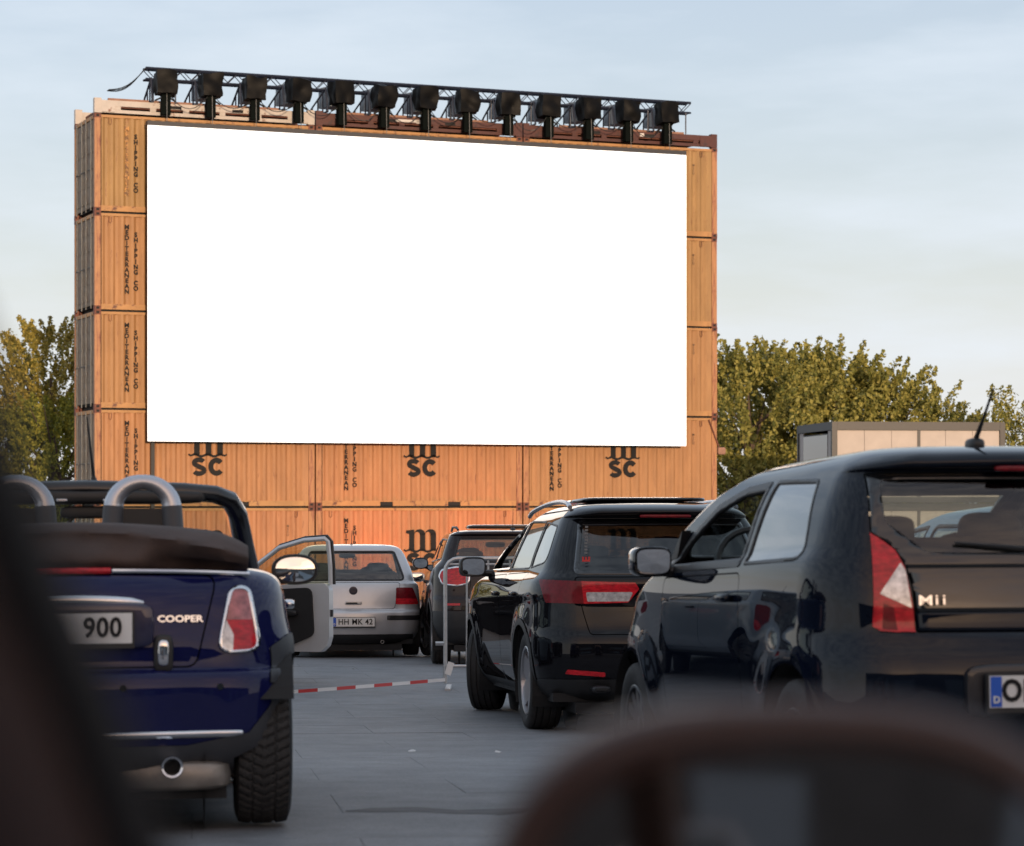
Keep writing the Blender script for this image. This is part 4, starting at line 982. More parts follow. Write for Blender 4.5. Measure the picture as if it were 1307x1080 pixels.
# ================================================================ blue convertible
def convertible():
    rows = [(.20, .12, 3.50, .70, .10, .25, .22), (.27, .03, 3.58, .78, .10, .27, .24), (.36, .0, 3.62, .80, .10, .28, .25), (.52, .0, 3.63, .815, .10, .28, .26),
            (.575, .012, 3.63, .82, .10, .28, .27), (.588, .03, 3.63, .82, .10, .28, .28), (.592, .062, 3.62, .82, .09, .28, .3), (.70, .072, 3.58, .825, .09, .28, .34),
            (.80, .09, 3.5, .82, .09, .27, .36), (.88, .115, 3.38, .808, .09, .26, .36), (.93, .15, 3.1, .785, .09, .25, .34), (.955, .19, 2.8, .745, .09, .24, .3), (.968, .26, 2.66, .68, .08, .22, .25), (.965, .32, 2.58, .635, .07, .2, .2)]
    c = Car('parked_convertible', rows, L=3.635, W=1.668, oh=.46, wb=2.467, R=.302, Ra=.345, open=True, flare=(.022, .10), tr=.045, belt=2, well_end=150, lipn=.3, lipx=.742)
    c.paint = paint('indigo_blue_paint', (0.007, 0.009, 0.060), 0.0, .3)
    near = lambda p: p.y < 1.0
    sy = lambda x, z: surf_y(c.bm, x, z)
    clad = mat('grey_arch_plastic', (0.035, 0.038, 0.045), .5, var=.1)
    # tail lamps
    pl = []
    for sg in (-1, 1):
        lp = rpoly(mx([(.585, .897), (.658, .895), (.702, .655), (.535, .648)], sg), .05, 6)
        nb = c.region(sg*22 if False else 'B', lp, filt=near, nmin=.05)
        inn = inset(lp, .011); gf = cut(nb, 'B', inn, None, -2); gb = extract(nb, gf)
        lr = c.part('tail_lamp', gb, M['red'], push=.006)
        ring = c.part('lamp_ring', nb, M['chrome'], lr, push=.012, thick=.012)
        bmx = bmesh.new(); bmx.from_mesh(lr.data)
        up = cut(bmx, 'B', mx([(.50, .775), (.75, .775), (.75, .93), (.50, .93)], sg), None, -2); ub = extract(bmx, up)
        lo = cut(bmx, 'B', mx([(.50, .60), (.595, .60), (.60, .72), (.57, .78), (.50, .78)], sg), None, -2); lb = extract(bmx, lo)
        bmx.to_mesh(lr.data); bmx.free()
        c.part('clear_section', ub, mat('pink_lens', (.42, .13, .13), .12, .2, coat=1, var=.5, scale=30), lr, push=.001); c.part('clear_section', lb, M['clear'], lr, push=.001)
    zl_ = {}
    for key in ((0, .75), (.26, .75), (.403, .78), (.34, .65), (0, .845), (.27, .845), (.2, .53), (.55, .53)): zl_[key] = sy(*key)
    lid = c.region('B', rpoly([(-.463, .6), (.463, .6), (.545, .945), (-.545, .945)], .05), gap=.006, filt=near); c.part('boot_lid', lid, c.paint, thick=.015, inner=M['void'])
    for sg in (-1, 1):                               # the bumper's lower corners are cut away in front of the tyres
        fs = cut(c.bm, 'B', mx([(.60, .268), (.72, .325), (.81, .45), (.845, .55), (1.0, .56), (1.0, .1), (.60, .1)], sg), lambda p: p.y < .47, -.9); bmesh.ops.delete(c.bm, geom=fs, context='FACES')
    half = [(.0, .318), (.43, .318), (.655, .36), (.735, .46), (.765, .60), (1.0, .60), (1.0, .15), (.0, .15)]
    sk = c.region('B', [(-x, z) for x, z in half[1:]][::-1]+half[1:], filt=lambda p: p.y < .40, nmin=-.9); c.part('bumper_skirt', sk, clad, push=.004)
    st = c.region('B', rpoly([(-.63, .347), (.63, .347), (.63, .370), (-.63, .370)], .01), filt=near, nmin=.02); c.part('bumper_trim', st, M['chrome'], push=.012, thick=.012)
    c.arches(.075, clad)
    both(lambda vw, sg: c.part('door', c.region(vw, rpoly([(1.22, .30), (2.42, .30), (2.5, .7), (2.42, .945), (1.2, .945)], .06), gap=.006), c.paint, thick=.015, inner=M['void']))
    both(lambda vw, sg: c.part('sill_trim', c.region(vw, [(.85, .19), (2.55, .19), (2.55, .30), (.85, .30)]), clad, push=.003))
    c.finish()
    c.underbody(); c.wheels('multi', M['alloy'], tw=.205, rim=.2, chevron=True)
    # deck trim strip and centre brake lamp
    def deck(x): return (x, .172+.085*(abs(x)/.55)**2, .957-.012*(abs(x)/.66)**3)
    def band(x0, x1, n, nm, m, r=.011):
        MB().tube([deck(x0+(x1-x0)*i/n) for i in range(n+1)], r, 8).build(nm, m, c.root, smooth=True)
    band(-.66, -.155, 12, 'deck_trim', M['chrome'], .009); band(.155, .66, 12, 'deck_trim', M['chrome'], .009); band(-.15, .15, 8, 'centre_brake_lamp', M['red'], .012)
    # plate, handle, badge, fog lamp, exhaust
    MB().sbox((0, zl_[(0, .75)]+.012, .755), (.62, .05, .17), .3).build('plate_recess', mat('plate_recess_blue', (.008, .009, .045), .3, coat=1), c.root, smooth=True)
    c.plate((0, zl_[(0, .75)]-.022, .747), '900', w_=.46, h_=.11, eu=True, size=.1, sx=.88, tx=.125)
    n = 12; MB().tube([(-.27+.54*i/n, zl_[(0, .845)]+(zl_[(.27, .845)]-zl_[(0, .845)])*((2*i/n-1)**2)-.018, .838+.012*math.sin(math.pi*i/n)) for i in range(n+1)], [.008]+[.019]*(n-1)+[.008], 10).build('boot_handle', M['chrome'], c.root, smooth=True)
    slope = math.atan((sy(0.0, .86)-sy(0.0, .7))/.16) if False else .1
    badge(c, 'COOPER', (.403, zl_[(.403, .78)]-.006, .778), .034, M['chrome'], rz=R(9), bold=.0008, sx=1.25, tilt=-.1, spacing=1.0)
    pil = MB().sbox((.343, zl_[(.34, .65)]-.004, .652), (.072, .03, .14), .5).build('release_recess', M['black'], c.root, smooth=True); MB().sbox((.343, zl_[(.34, .65)]-.02, .655), (.042, .022, .095), .55).build('release_button', M['chrome'], pil, smooth=True)
    MB().box((.343, zl_[(.34, .65)]-.006, .578), (.085, .02, .012)).build('release_base', M['chrome'], c.root)
    for x in (-.55, -.2, .2, .55): lathe_y(MB(), [(-.004, .001), (-.004, .012), (.01, .013)], (x, zl_[(abs(x), .53)] if (abs(x), .53) in zl_ else .04, .53), 16).build('parking_sensor', GLB, c.root, smooth=True)
    ex = lathe_y(MB(), [(.3, .036), (-.02, .040), (-.025, .038), (-.022, .031), (.25, .030)], (.375, .03, .243), 28).build('exhaust_tip', M['chrome'], c.root, smooth=True)
    lathe_y(MB(), [(.06, .001), (.06, .03)], (.375, .03, .243), 20).build('exhaust_bore', M['void'], ex)
    MB().sbox((.12, .30, .205), (.95, .42, .12), .35).build('silencer', mat('dull_exhaust_steel', (.3, .27, .24), .5, .7, var=.2), c.root, smooth=True)
    # cabin
    MB().b2(-.60, .60, .34, 2.5, .25, .33).build('cabin_floor', M['void'], c.root)
    for sg in (-1, 1): MB().b2(sg*.63-.012, sg*.63+.012, .36, 2.5, .3, .955).build('cabin_lining', M['void'], c.root)
    MB().b2(-.6, .6, .30, .36, .3, .95).build('rear_bulkhead', M['void'], c.root)
    MB().sbox((0, 2.5, .88), (1.3, .5, .22), .4).build('dashboard', M['void'], c.root, smooth=True)
    for sg in (-1, 1):
        mb = MB(); mb.sbox((sg*.34, 1.62, .45), (.48, .5, .2), .35); tl = Matrix.Rotation(R(14), 3, 'X'); mb.sbox((sg*.34, 1.3, .72), (.46, .15, .6), .4, m=tl); mb.sbox((sg*.34, 1.2, 1.06), (.25, .1, .17), .5, m=tl); mb.build('front_seat', M['seat'], c.root, smooth=True, angle=60)
    # folded soft top
    mb = MB(); nu, nv = 110, 48; vs_ = []
    for i in range(nu+1):
        x = -.66+1.32*i/nu; ex_ = 1-max(0, (abs(x)-.5)/.16)**2*.35
        for j in range(nv):
            a = 2*math.pi*j/nv; cy, cz = math.cos(a), math.sin(a)
            y = .50+.25*math.copysign(abs(cy)**.7, cy)*ex_; z = 1.03+.115*math.copysign(abs(cz)**.7, cz)*ex_
            rear_ = max(0, -cy)
            fold = .030*math.sin(5.5*abs(x)-26*(z-1.0)+.8)+.020*math.sin(9.5*abs(x)+34*(z-1.0)+1)+.008*math.sin(23*x+8*z)+.007*math.sin(38*x-21*z)
            y -= fold*rear_+.026*math.exp(-((z-1.105+.05*(x/.66)**2)/.014)**2)*rear_; z -= .05*(x/.66)**2*(1 if cz > 0 else 0)
            vs_.append((x, y, z))
    mb.add(vs_, [(i*nv+j, i*nv+(j+1) % nv, (i+1)*nv+(j+1) % nv, (i+1)*nv+j) for i in range(nu) for j in range(nv)]+[tuple(range(nv)), tuple(range(nu*nv, (nu+1)*nv))])
    soft = mb.build('folded_soft_top', mat('dark_brown_canvas', (.060, .036, .028), .75, var=.25, scale=7, bump=.2, bscale=160, dirt=((.3, .24, .2), .74, .02, 60)), c.root, smooth=True, angle=70)
    # roll hoops
    hd = mat('hoop_cover', (.07, .072, .08), .45)
    for sg in (-1, 1):
        cx = sg*.255; h = empty('roll_hoop', (cx, 1.22, .95), 0, c.root); n = 20
        MB().tube([(.118*math.cos(math.pi*i/n), 0, .275+.108*math.sin(math.pi*i/n)) for i in range(n+1)], [.030+.012*(abs(i-n/2)/(n/2)) for i in range(n+1)], 12).build('hoop_arch', M['silverp'], h, smooth=True)
        for s2 in (-1, 1): MB().tube([(s2*.118, 0, .285), (s2*.128, 0, .12), (s2*.15, 0, -.05)], [.043, .046, .05], 12).build('hoop_leg', hd, h, smooth=True)
        MB().b2(-.11, .11, -.012, .02, -.05, .275).build('hoop_panel', M['black'], h)
        MB().prism([(0, 0), (.26, 0), (.2, .045), (.05, .10), (0, .16)], lambda a, b, q: (sg*(.14+a), q, b), -.03, .04).build('hoop_fairing', hd, h)
    # windscreen frame, glass, mirrors
    fr_ = [(-.735, 2.62, .955), (-.70, 2.42, 1.10), (-.665, 2.16, 1.235), (-.625, 2.05, 1.293), (-.56, 2.01, 1.315), (-.42, 1.985, 1.326), (0, 1.96, 1.336), (.42, 1.985, 1.326), (.56, 2.01, 1.315), (.625, 2.05, 1.293), (.665, 2.16, 1.235), (.70, 2.42, 1.10), (.735, 2.62, .955)]
    MB().tube(fr_, [.05, .046, .044, .042, .04, .04, .04, .04, .04, .042, .044, .046, .05], 10).build('windscreen_frame', mat('black_frame_paint', (.010, .010, .012), .25, coat=.6), c.root, smooth=True)
    MB().sbox((0, 1.98, 1.30), (1.05, .12, .06), .4).build('header_trim', M['black'], c.root, smooth=True)
    for x in (-.1, .1): MB().sbox((x, 1.92, 1.285), (.05, .02, .014), .5).build('roof_catch', M['silverp'], c.root)
    gm = MB(); n = 16; vs_ = []
    for i in range(n+1):
        t = 2*i/n-1
        for q in range(5):
            u_ = q/4; vs_.append((t*(.70-.11*u_), 2.66-.66*u_+.0-.10*t*t*(1-u_*.3), 0.96+.34*u_-.02*t*t))
    gm.add(vs_, [(i*5+q, (i+1)*5+q, (i+1)*5+q+1, i*5+q+1) for i in range(n) for q in range(4)]); gm.build('windscreen', M['gl'], c.root, smooth=True)
    MB().sbox((0, 1.99, 1.235), (.22, .03, .055), .5).build('rear_view_mirror', M['black'], c.root, smooth=True)
    c.door_mirror(1, 2.25, .985, .21, .135, .85, M['black'], x0=.80, dep=.12, yaw=-.05); c.door_mirror(-1, 2.25, .985, .21, .135, .85, M['black'], x0=.80, dep=.12)
    for sg in (-1, 1): MB().sbox((sg*.862, 1.5, .83), (.05, .15, .04), .6).build('door_handle', M['chrome'], c.root, smooth=True)
    MB().tube([(-.34, .62, .95), (-.345, .62, 1.0)], .006, 5)
    an = MB(); an.lathe([(0, .02), (.03, .018), (.06, .008), (.32, .003)], 8, lambda a, b, d_: (.03+b-.1*a, 2.3+d_-.3*a, 1.35+a)); an.build('aerial', M['black'], c.root)
    c.place(-1.60, 9.3, R(7.5))
    tag(c.root, 'dark blue convertible with its brown soft top folded, nearest car on the left', 'car')
    return c

# ================================================================ hatchbacks (the silver one in front of the screen, and others)
def hatch(name, pnt, label, X, Y, yaw, text='', detail=True, glassm=None, open_door=False, scale=None, eu=True):
    rows = [(.17, .14, 4.0, .72, .10, .25, .22), (.25, .05, 4.1, .79, .10, .28, .24), (.33, .02, 4.14, .83, .09, .28, .25), (.45, .0, 4.149, .85, .09, .28, .25), (.555, .01, 4.14, .855, .09, .28, .25),
            (.575, .03, 4.14, .856, .09, .28, .25), (.585, .075, 4.13, .856, .085, .26, .25), (.63, .09, 4.1, .857, .085, .25, .25), (.70, .10, 4.05, .858, .085, .25, .26), (.82, .125, 3.88, .852, .085, .25, .26), (.885, .15, 3.55, .842, .085, .24, .26),
            (.915, .17, 3.3, .825, .08, .22, .25), (.935, .19, 3.18, .80, .08, .2, .24), (1.05, .255, 2.95, .765, .075, .17, .2), (1.20, .36, 2.55, .705, .07, .16, .18), (1.30, .43, 2.25, .655, .07, .16, .17), (1.345, .45, 2.08, .62, .07, .16, .16),
            (1.375, .49, 1.95, .575, .07, .16, .15), (1.40, .62, 1.82, .48, .06, .15, .15), (1.412, .9, 1.72, .30, .05, .1, .1), (1.415, 1.2, 1.6, .03, .01, .01, .01)]
    c = Car(name, rows, L=4.149, W=1.735, oh=.77, wb=2.511, R=.308, Ra=.35, tr=.045, belt=.93)
    c.paint = pnt; gm = glassm or M['gl']; near = lambda p: p.y < 1.2; far = lambda p: p.y > 1.7
    c.window('B', rpoly([(-.665, .945), (.665, .945), (.535, 1.325), (-.535, 1.325)], .06), gm, .022, 'rear_window', filt=near)
    c.window('F', rpoly([(-.74, .96), (.74, .96), (.60, 1.33), (-.60, 1.33)], .06), gm, .02, 'windscreen', filt=far, nmin=.05)
    def sidew(vw, sg):
        if not (open_door and sg > 0):
            d_ = c.region(vw, rpoly([(1.75, .27), (2.85, .27), (2.92, .6), (2.88, .925), (1.72, .925)], .06), gap=.006); c.part('door', d_, c.paint, thick=.015, inner=M['void'])
        else:
            hole = cut(c.bm, vw, rpoly([(1.75, .27), (2.85, .27), (2.92, .6), (2.88, .93), (2.2, 1.30), (1.72, 1.325)], .05)); bmesh.ops.delete(c.bm, geom=hole, context='FACES')
        if not (open_door and sg > 0): c.window(vw, rpoly([(1.72, .95), (2.72, .95), (2.15, 1.29), (1.70, 1.315)], .03), gm, .018, 'door_window', filt=lambda p: 1.3 < p.y < 2.9)
        c.window(vw, rpoly([(.72, .95), (1.62, .95), (1.60, 1.315), (.86, 1.29)], .06), gm, .018, 'quarter_window', filt=lambda p: .4 < p.y < 1.69)
    both(sidew)
    for sg in (-1, 1):
        lp = rpoly([(sg*.545, .655), (sg*.575, .862), (sg*.795, .862), (sg*.885, .655)], .018)
        nb = c.region(sg*25, lp, nmin=.2, filt=near); lo = cut(nb, sg*25, [(sg*.4, .60), (sg*1.1, .60), (sg*1.1, .715), (sg*.4, .735)], None, -2); lb = extract(nb, lo)
        up = c.part('tail_lamp', nb, M['redd'], push=.006); c.part('brake_section', lb, M['red'], up, push=.006)
        c.part('bumper_strip', c.region(sg*25, rpoly([(sg*.40, .462), (sg*.40, .518), (sg*1.02, .518), (sg*1.02, .462)], .012), nmin=.05, filt=near), M['black'], push=.008, thick=.012)
    zz = {k_: surf_y(c.bm, *k_) for k_ in ((0, .827), (0, .68), (0, .44))}
    tg = c.region('B', rpoly([(-.515, .597), (.515, .597), (.60, .93), (-.60, .93)], .04), gap=.006, filt=near); c.part('tailgate', tg, c.paint, thick=.012, inner=M['void'])
    sk = c.region('B', [(-.75, .16), (.75, .16), (.75, .285), (-.75, .285)], filt=near, nmin=.02); c.part('bumper_skirt', sk, M['black'], push=.003)
    c.arches(0); c.finish(); c.underbody(); c.wheels('steel' if not detail else 'multi', M['alloyd'], tw=.195, rim=.19)
    c.interior(1.95, 1.05, .55, dash=2.95, headz=1.1, belt=.95)
    MB().b2(-.58, .58, .30, .75, .86, .875).build('parcel_shelf', M['void'], c.root)
    MB().sbox((0, 2.45, 1.27), (.22, .03, .06), .5).build('rear_view_mirror', M['black'], c.root, smooth=True)
    lathe_y(MB(), [(0, .052), (-.012, .052), (-.014, .044), (-.010, .001)], (0, zz[(0, .827)]-.002, .827), 24).build('emblem', mat('dark_emblem', (.05, .045, .06), .3, .5), c.root, smooth=True)
    hb = MB().sbox((0, zz[(0, .68)]-.004, .675), (.21, .03, .045), .3).build('tailgate_handle', mat('handle_silver', (.5, .5, .5), .3, .5), c.root, smooth=True); MB().box((-.02, zz[(0, .68)]-.02, .672), (.14, .012, .018)).build('handle_grip', M['void'], hb)
    if text: c.plate((0, zz[(0, .44)]-.016, .44), text, eu=eu, size=.1, bold=.001)
    for sg in (-1, 1): c.door_mirror(sg, 2.72, .98, .19, .12, .5, c.paint, x0=.83, dep=.12); MB().sbox((sg*.862, 1.9, .8), (.035, .16, .03), .5).build('door_handle', M['black'], c.root, smooth=True)
    an = MB(); an.tube([(0, .75, 1.40), (0, .62, 1.58)], [.005, .0025], 5); an.sbox((0, .75, 1.402), (.04, .07, .03), .6); an.build('aerial', M['black'], c.root)
    lathe_y(MB(), [(.2, .022), (-.0, .022), (.0, .018), (.15, .018)], (.36, .08, .19), 14).build('exhaust_tip', M['steel'], c.root, smooth=True)
    c.place(X, Y, yaw); tag(c.root, label, 'car'); return c

# ================================================================ small black city car on the right
def city_car():
    rows = [(.19, .12, 3.43, .66, .09, .25, .22), (.26, .04, 3.5, .745, .09, .27, .25), (.36, .01, 3.54, .785, .08, .27, .26), (.48, .0, 3.557, .80, .08, .27, .27), (.60, .004, 3.55, .807, .08, .26, .28), (.645, .012, 3.55, .81, .08, .26, .28), (.70, .035, 3.53, .812, .08, .25, .29),
            (.735, .052, 3.5, .812, .075, .24, .30), (.745, .066, 3.49, .812, .07, .22, .30), (.85, .078, 3.40, .812, .07, .20, .30), (.93, .09, 3.2, .806, .07, .19, .29), (.985, .102, 2.95, .795, .07, .18, .28), (1.01, .108, 2.85, .785, .07, .17, .27), (1.03, .115, 2.78, .772, .07, .16, .25), (1.10, .135, 2.65, .748, .07, .15, .22),
            (1.20, .170, 2.42, .712, .065, .14, .2), (1.29, .212, 2.18, .668, .06, .14, .18), (1.308, .225, 2.11, .655, .06, .14, .17), (1.322, .165, 2.04, .645, .06, .16, .2), (1.336, .145, 1.99, .635, .06, .18, .25), (1.362, .16, 1.88, .60, .06, .2, .3), (1.39, .25, 1.74, .535, .06, .2, .3), (1.412, .45, 1.58, .43, .05, .18, .25), (1.424, .7, 1.42, .29, .04, .1, .15), (1.428, 1.0, 1.2, .03, .01, .01, .01)]
    c = Car('city_car', rows, L=3.557, W=1.635, oh=.55, wb=2.42, R=.287, Ra=.345, tr=.05, tf=.09, belt=1.02, flare=(.020, .12))
    c.paint = paint('midnight_black_paint', (0.0035, 0.006, 0.013), 0.0, .3)
    near = lambda p: p.y < .75; far = lambda p: p.y > 1.5
    # tail lamps
    for sg in (1, -1):
        lp = mx([(.625, .765), (.612, 1.09), (.575, 1.065), (.535, 1.03), (.507, .97), (.487, .83), (.483, .742), (.60, .748)], sg)
        nb = c.region('B', lp, filt=near, nmin=.05)
        tri = extract(nb, cut(nb, 'B', mx([(.598, .878), (.520, .985), (.506, .96), (.492, .828)], sg), None, -2))
        dk = extract(nb, cut(nb, 'B', mx([(.595, .755), (.588, .845), (.552, .83), (.542, .75)], sg), None, -2))
        lr = c.part('tail_lamp', nb, M['red'], push=.007)
        tr_ = c.part('clear_section', tri, M['clear'], lr, push=.008); c.part('dark_section', dk, M['redd'], lr, push=.007)
        e0 = [(.615, .878), (.523, .985), (.494, .83)]
    # black glazed tailgate
    tg = c.region('B', rpoly([(-.595, 1.308), (.595, 1.308), (.612, 1.092), (.535, 1.03), (.503, .965), (.488, .90), (.48, .742), (-.48, .742), (-.488, .90), (-.503, .965), (-.535, 1.03), (-.612, 1.092)], .01, 2), gap=.006, filt=near)
    win = extract(tg, cut(tg, 'B', rpoly([(-.555, 1.282), (.555, 1.282), (.555, 1.13), (.42, 1.02), (-.42, 1.02), (-.555, 1.13)], .03), None, -2))
    low = extract(tg, cut(tg, 'B', [(-.6, .70), (.6, .70), (.6, .968), (-.6, .968)], None, -2))
    lowa = extract(low, cut(low, 'B', [(-.6, .70), (.6, .70), (.6, .812), (-.6, .812)], None, -2))
    t_ = c.part('tailgate_glass', tg, GLB, thick=.006); c.part('rear_window', win, glass('clean_car_glass', (.62, .70, .70), .03), t_)
    c.part('tailgate_panel', low, GLB, push=-.003, thick=.006); c.part('tailgate_sill', lowa, c.paint, push=-.001, thick=.006)
    c.window('F', rpoly([(-.70, 1.03), (.70, 1.03), (.61, 1.33), (-.61, 1.33)], .05), M['gl'], .02, 'windscreen', filt=far, nmin=.05)
    def sd_(vw, sg):
        d_ = c.region(vw, rpoly([(1.19, .28), (2.36, .28), (2.42, .62), (2.36, .955), (1.19, .965)], .05), gap=.006); c.part('door', d_, c.paint, thick=.015, inner=M['void'])
        c.window(vw, rpoly([(1.22, .985), (2.36, .97), (2.13, 1.13), (1.86, 1.25), (1.55, 1.308), (1.22, 1.318)], .03), M['gl'], .035, 'door_window', filt=lambda p: 1.0 < p.y < 2.7, open_=(sg < 0))
        c.window(vw, rpoly([(.47, 1.0), (1.18, .99), (1.16, 1.318), (.62, 1.30)], [.07, .02, .02, .05]), glass('side_privacy_glass', (.16, .19, .20), .24), .014, 'quarter_window', filt=lambda p: .2 < p.y < 1.19)
    both(sd_)
    bp = c.region('B', [(-.86, .15), (.86, .15), (.86, .738), (-.86, .738)], filt=lambda p: p.y < .34, nmin=.02); bmp = c.part('rear_bumper', bp, c.paint)
    c.arches(0); c.finish(); c.underbody(); c.wheels('multi', M['alloyd'], tw=.18, rim=.185)
    c.interior(1.75, .95, .55, dash=2.75, headz=1.13, belt=1.02)
    MB().sbox((0, .62, .96), (1.0, .3, .03), .3).build('parcel_shelf', M['void'], c.root)
    MB().sbox((0, 2.2, 1.26), (.22, .03, .06), .5).build('rear_view_mirror', M['black'], c.root, smooth=True)
    c.plate((-.01, -.018, .54), 'OD', size=.105, bold=.003, sx=.86, tx=-.145)
    MB().sbox((0, .03, .54), (.68, .05, .19), .3).build('plate_recess', mat('recess_black', (.006, .007, .012), .4, coat=.6), c.root, smooth=True)
    badge(c, 'M', (-.452, .094, .853), .05, M['chrome'], rz=R(-9), bold=.0003, sx=1.4, tilt=-.1); badge(c, 'ii', (-.400, .088, .855), .05, M['chrome'], rz=R(-9), bold=.0003, sx=1.3, tilt=-.1, spacing=1.35)
    cr = MB()
    wp = MB(); wp.tube([(0, .10, 1.00), (-.05, .095, 1.03), (-.33, .125, 1.055)], [.012, .010, .005], 6); wp.sbox((0, .10, 1.0), (.06, .03, .05), .6); wp.build('rear_wiper', M['black'], c.root, smooth=True)
    MB().sbox((0, .158, 1.316), (.34, .035, .02), .4).build('centre_brake_lamp', M['redd'], c.root, smooth=True)
    an = MB(); an.sbox((-.10, .52, 1.42), (.06, .10, .05), .7); an.tube([(-.10, .53, 1.42), (-.10, .42, 1.52), (-.10, .33, 1.61)], [.012, .006, .004], 6); an.build('aerial', M['black'], c.root, smooth=True)
    for sg in (-1, 1):
        c.door_mirror(sg, 2.23, 1.02, .165, .125, .5, GLB, x0=.79, dep=.13, tilt=-.2, yaw=.2)
        MB().sbox((sg*.834, 1.33, .865), (.045, .15, .035), .6).build('door_handle', c.paint, c.root, smooth=True)
        MB().prism([(2.30, .965), (2.46, .965), (2.16, 1.15)], lambda a, b, h: (sg*h, a, b), .765-.03, .775).build('mirror_triangle', M['black'], c.root)
    # white shirt-like door card edge on the sill
    MB().b2(-.765, -.735, 1.25, 2.25, .955, .985).build('window_slot', mat('sill_grey', (.2, .2, .21), .4), c.root)
    c.place(1.90, 8.92, R(11)); tag(c.root, 'small black hatchback with red and clear tail lamps, nearest car on the right', 'car'); return c

# ================================================================ black estate / compact SUV in the middle
def suv():
    rows = [(.22, .14, 4.2, .76, .10, .28, .24), (.29, .06, 4.3, .84, .10, .30, .26), (.40, .01, 4.35, .885, .09, .3, .28), (.52, .0, 4.363, .897, .09, .3, .3), (.62, .004, 4.36, .902, .09, .3, .32), (.645, .012, 4.36, .903, .09, .3, .32), (.70, .05, 4.34, .905, .085, .3, .34),
            (.78, .065, 4.3, .906, .08, .3, .36), (.86, .072, 4.25, .905, .08, .3, .38), (.94, .074, 4.1, .900, .08, .3, .40), (1.0, .074, 3.85, .892, .08, .3, .42), (1.035, .082, 3.65, .875, .08, .28, .40), (1.06, .11, 3.5, .85, .08, .26, .36), (1.09, .14, 3.38, .825, .08, .24, .32),
            (1.2, .23, 3.1, .778, .08, .2, .27), (1.32, .33, 2.75, .722, .075, .18, .24), (1.42, .42, 2.42, .672, .07, .17, .22), (1.45, .44, 2.3, .655, .07, .17, .22), (1.468, .33, 2.22, .642, .07, .2, .28), (1.486, .30, 2.15, .625, .07, .22, .34), (1.52, .37, 2.05, .58, .06, .22, .34),
            (1.555, .62, 1.9, .48, .06, .18, .3), (1.575, .95, 1.75, .33, .05, .12, .2), (1.583, 1.3, 1.55, .03, .01, .01, .01)]
    c = Car('compact_suv', rows, L=4.363, W=1.82, oh=.85, wb=2.638, R=.335, Ra=.385, tr=.055, belt=1.07, flare=(.022, .12), flare_top=.95, crease=[(.93, .86, .5, 3.9, .012, .03)])
    c.paint = paint('black_pearl_paint', (0.004, 0.004, 0.006), 0.0, .3)
    near = lambda p: p.y < 1.0; far = lambda p: p.y > 1.9
    dkgl = M['glp']
    c.window('B', rpoly([(-.655, 1.062), (.655, 1.062), (.565, 1.435), (-.565, 1.435)], .04), glass('rear_privacy_glass', (.05, .06, .07), .04), .03, 'rear_window', filt=near, sm=GLB)
    c.window('F', rpoly([(-.78, 1.10), (.78, 1.10), (.65, 1.48), (-.65, 1.48)], .05), M['gl'], .02, 'windscreen', filt=far, nmin=.05)
    def sd_(vw, sg):
        c.part('front_door', c.region(vw, rpoly([(1.98, .30), (3.04, .30), (3.10, .7), (3.02, 1.06), (1.98, 1.075)], .05), gap=.006), c.paint, thick=.012, inner=M['void'])
        c.part('rear_door', c.region(vw, rpoly([(1.28, .30), (1.965, .30), (1.965, 1.075), (.98, 1.085), (1.02, .86), (1.22, .7)], .05), gap=.006), c.paint, thick=.012, inner=M['void'])
        c.window(vw, rpoly([(2.02, 1.098), (3.0, 1.085), (2.62, 1.30), (2.30, 1.42), (2.02, 1.462)], .025), M['gld'], .022, 'door_window', filt=lambda p: 1.6 < p.y < 3.2, open_=(sg < 0), sm=GLB)
        c.window(vw, rpoly([(1.08, 1.105), (1.97, 1.10), (1.97, 1.462), (1.26, 1.445)], .03), dkgl, .012, 'rear_door_window', filt=lambda p: .8 < p.y < 2.01, sm=M['black'])
        c.window(vw, rpoly([(.50, 1.145), (1.045, 1.108), (1.21, 1.442), (.70, 1.405)], [.10, .02, .02, .07]), dkgl, .012, 'quarter_window', filt=lambda p: .2 < p.y < 1.2)
    both(sd_)
    for sg in (-1, 1):
        lp = rpoly([(sg*.245, .965), (sg*.27, 1.008), (sg*.62, 1.018), (sg*.93, 1.03), (sg*.875, .875), (sg*.60, .868), (sg*.32, .875)], .012, 2)
        a_ = sg*14
        nb = c.region(a_, lp, nmin=.05, filt=near)
        inn = extract(nb, cut(nb, a_, [(sg*.2, .8), (sg*.608, .8), (sg*.640, 1.1), (sg*.2, 1.1)], None, -2))
        cl = extract(inn, cut(inn, a_, rpoly([(sg*.315, .883), (sg*.59, .882), (sg*.60, .945), (sg*.285, .945)], .01, 2), None, -2))
        lr = c.part('tail_lamp', nb, M['redd'], push=.008); c.part('inner_lamp', inn, M['red'], lr, push=.006); c.part('reversing_lamp', cl, M['clear'], lr, push=.007)
        c.part('bumper_reflector', c.region(a_, rpoly([(sg*.47, .383), (sg*.47, .412), (sg*.72, .432), (sg*.74, .402)], .006, 2), nmin=.05, filt=near), M['red'], push=.006)
    tg = c.region('B', rpoly([(-.56, .66), (.56, .66), (.60, .80), (.66, 1.05), (-.66, 1.05), (-.60, .80)], .03), gap=.006, filt=near); c.part('tailgate', tg, c.paint, thick=.012, inner=M['void'])
    clad = mat('suv_cladding', (0.02, 0.021, 0.023), .5)
    sk = c.region('B', [(-.87, .2), (.87, .2), (.87, .365), (-.87, .365)], filt=lambda p: p.y < .5, nmin=.02); c.part('bumper_skirt', sk, clad, push=.003)
    both(lambda vw, sg: c.part('sill_trim', c.region(vw, [(1.25, .2), (3.12, .2), (3.12, .36), (1.25, .36)]), clad, push=.004))
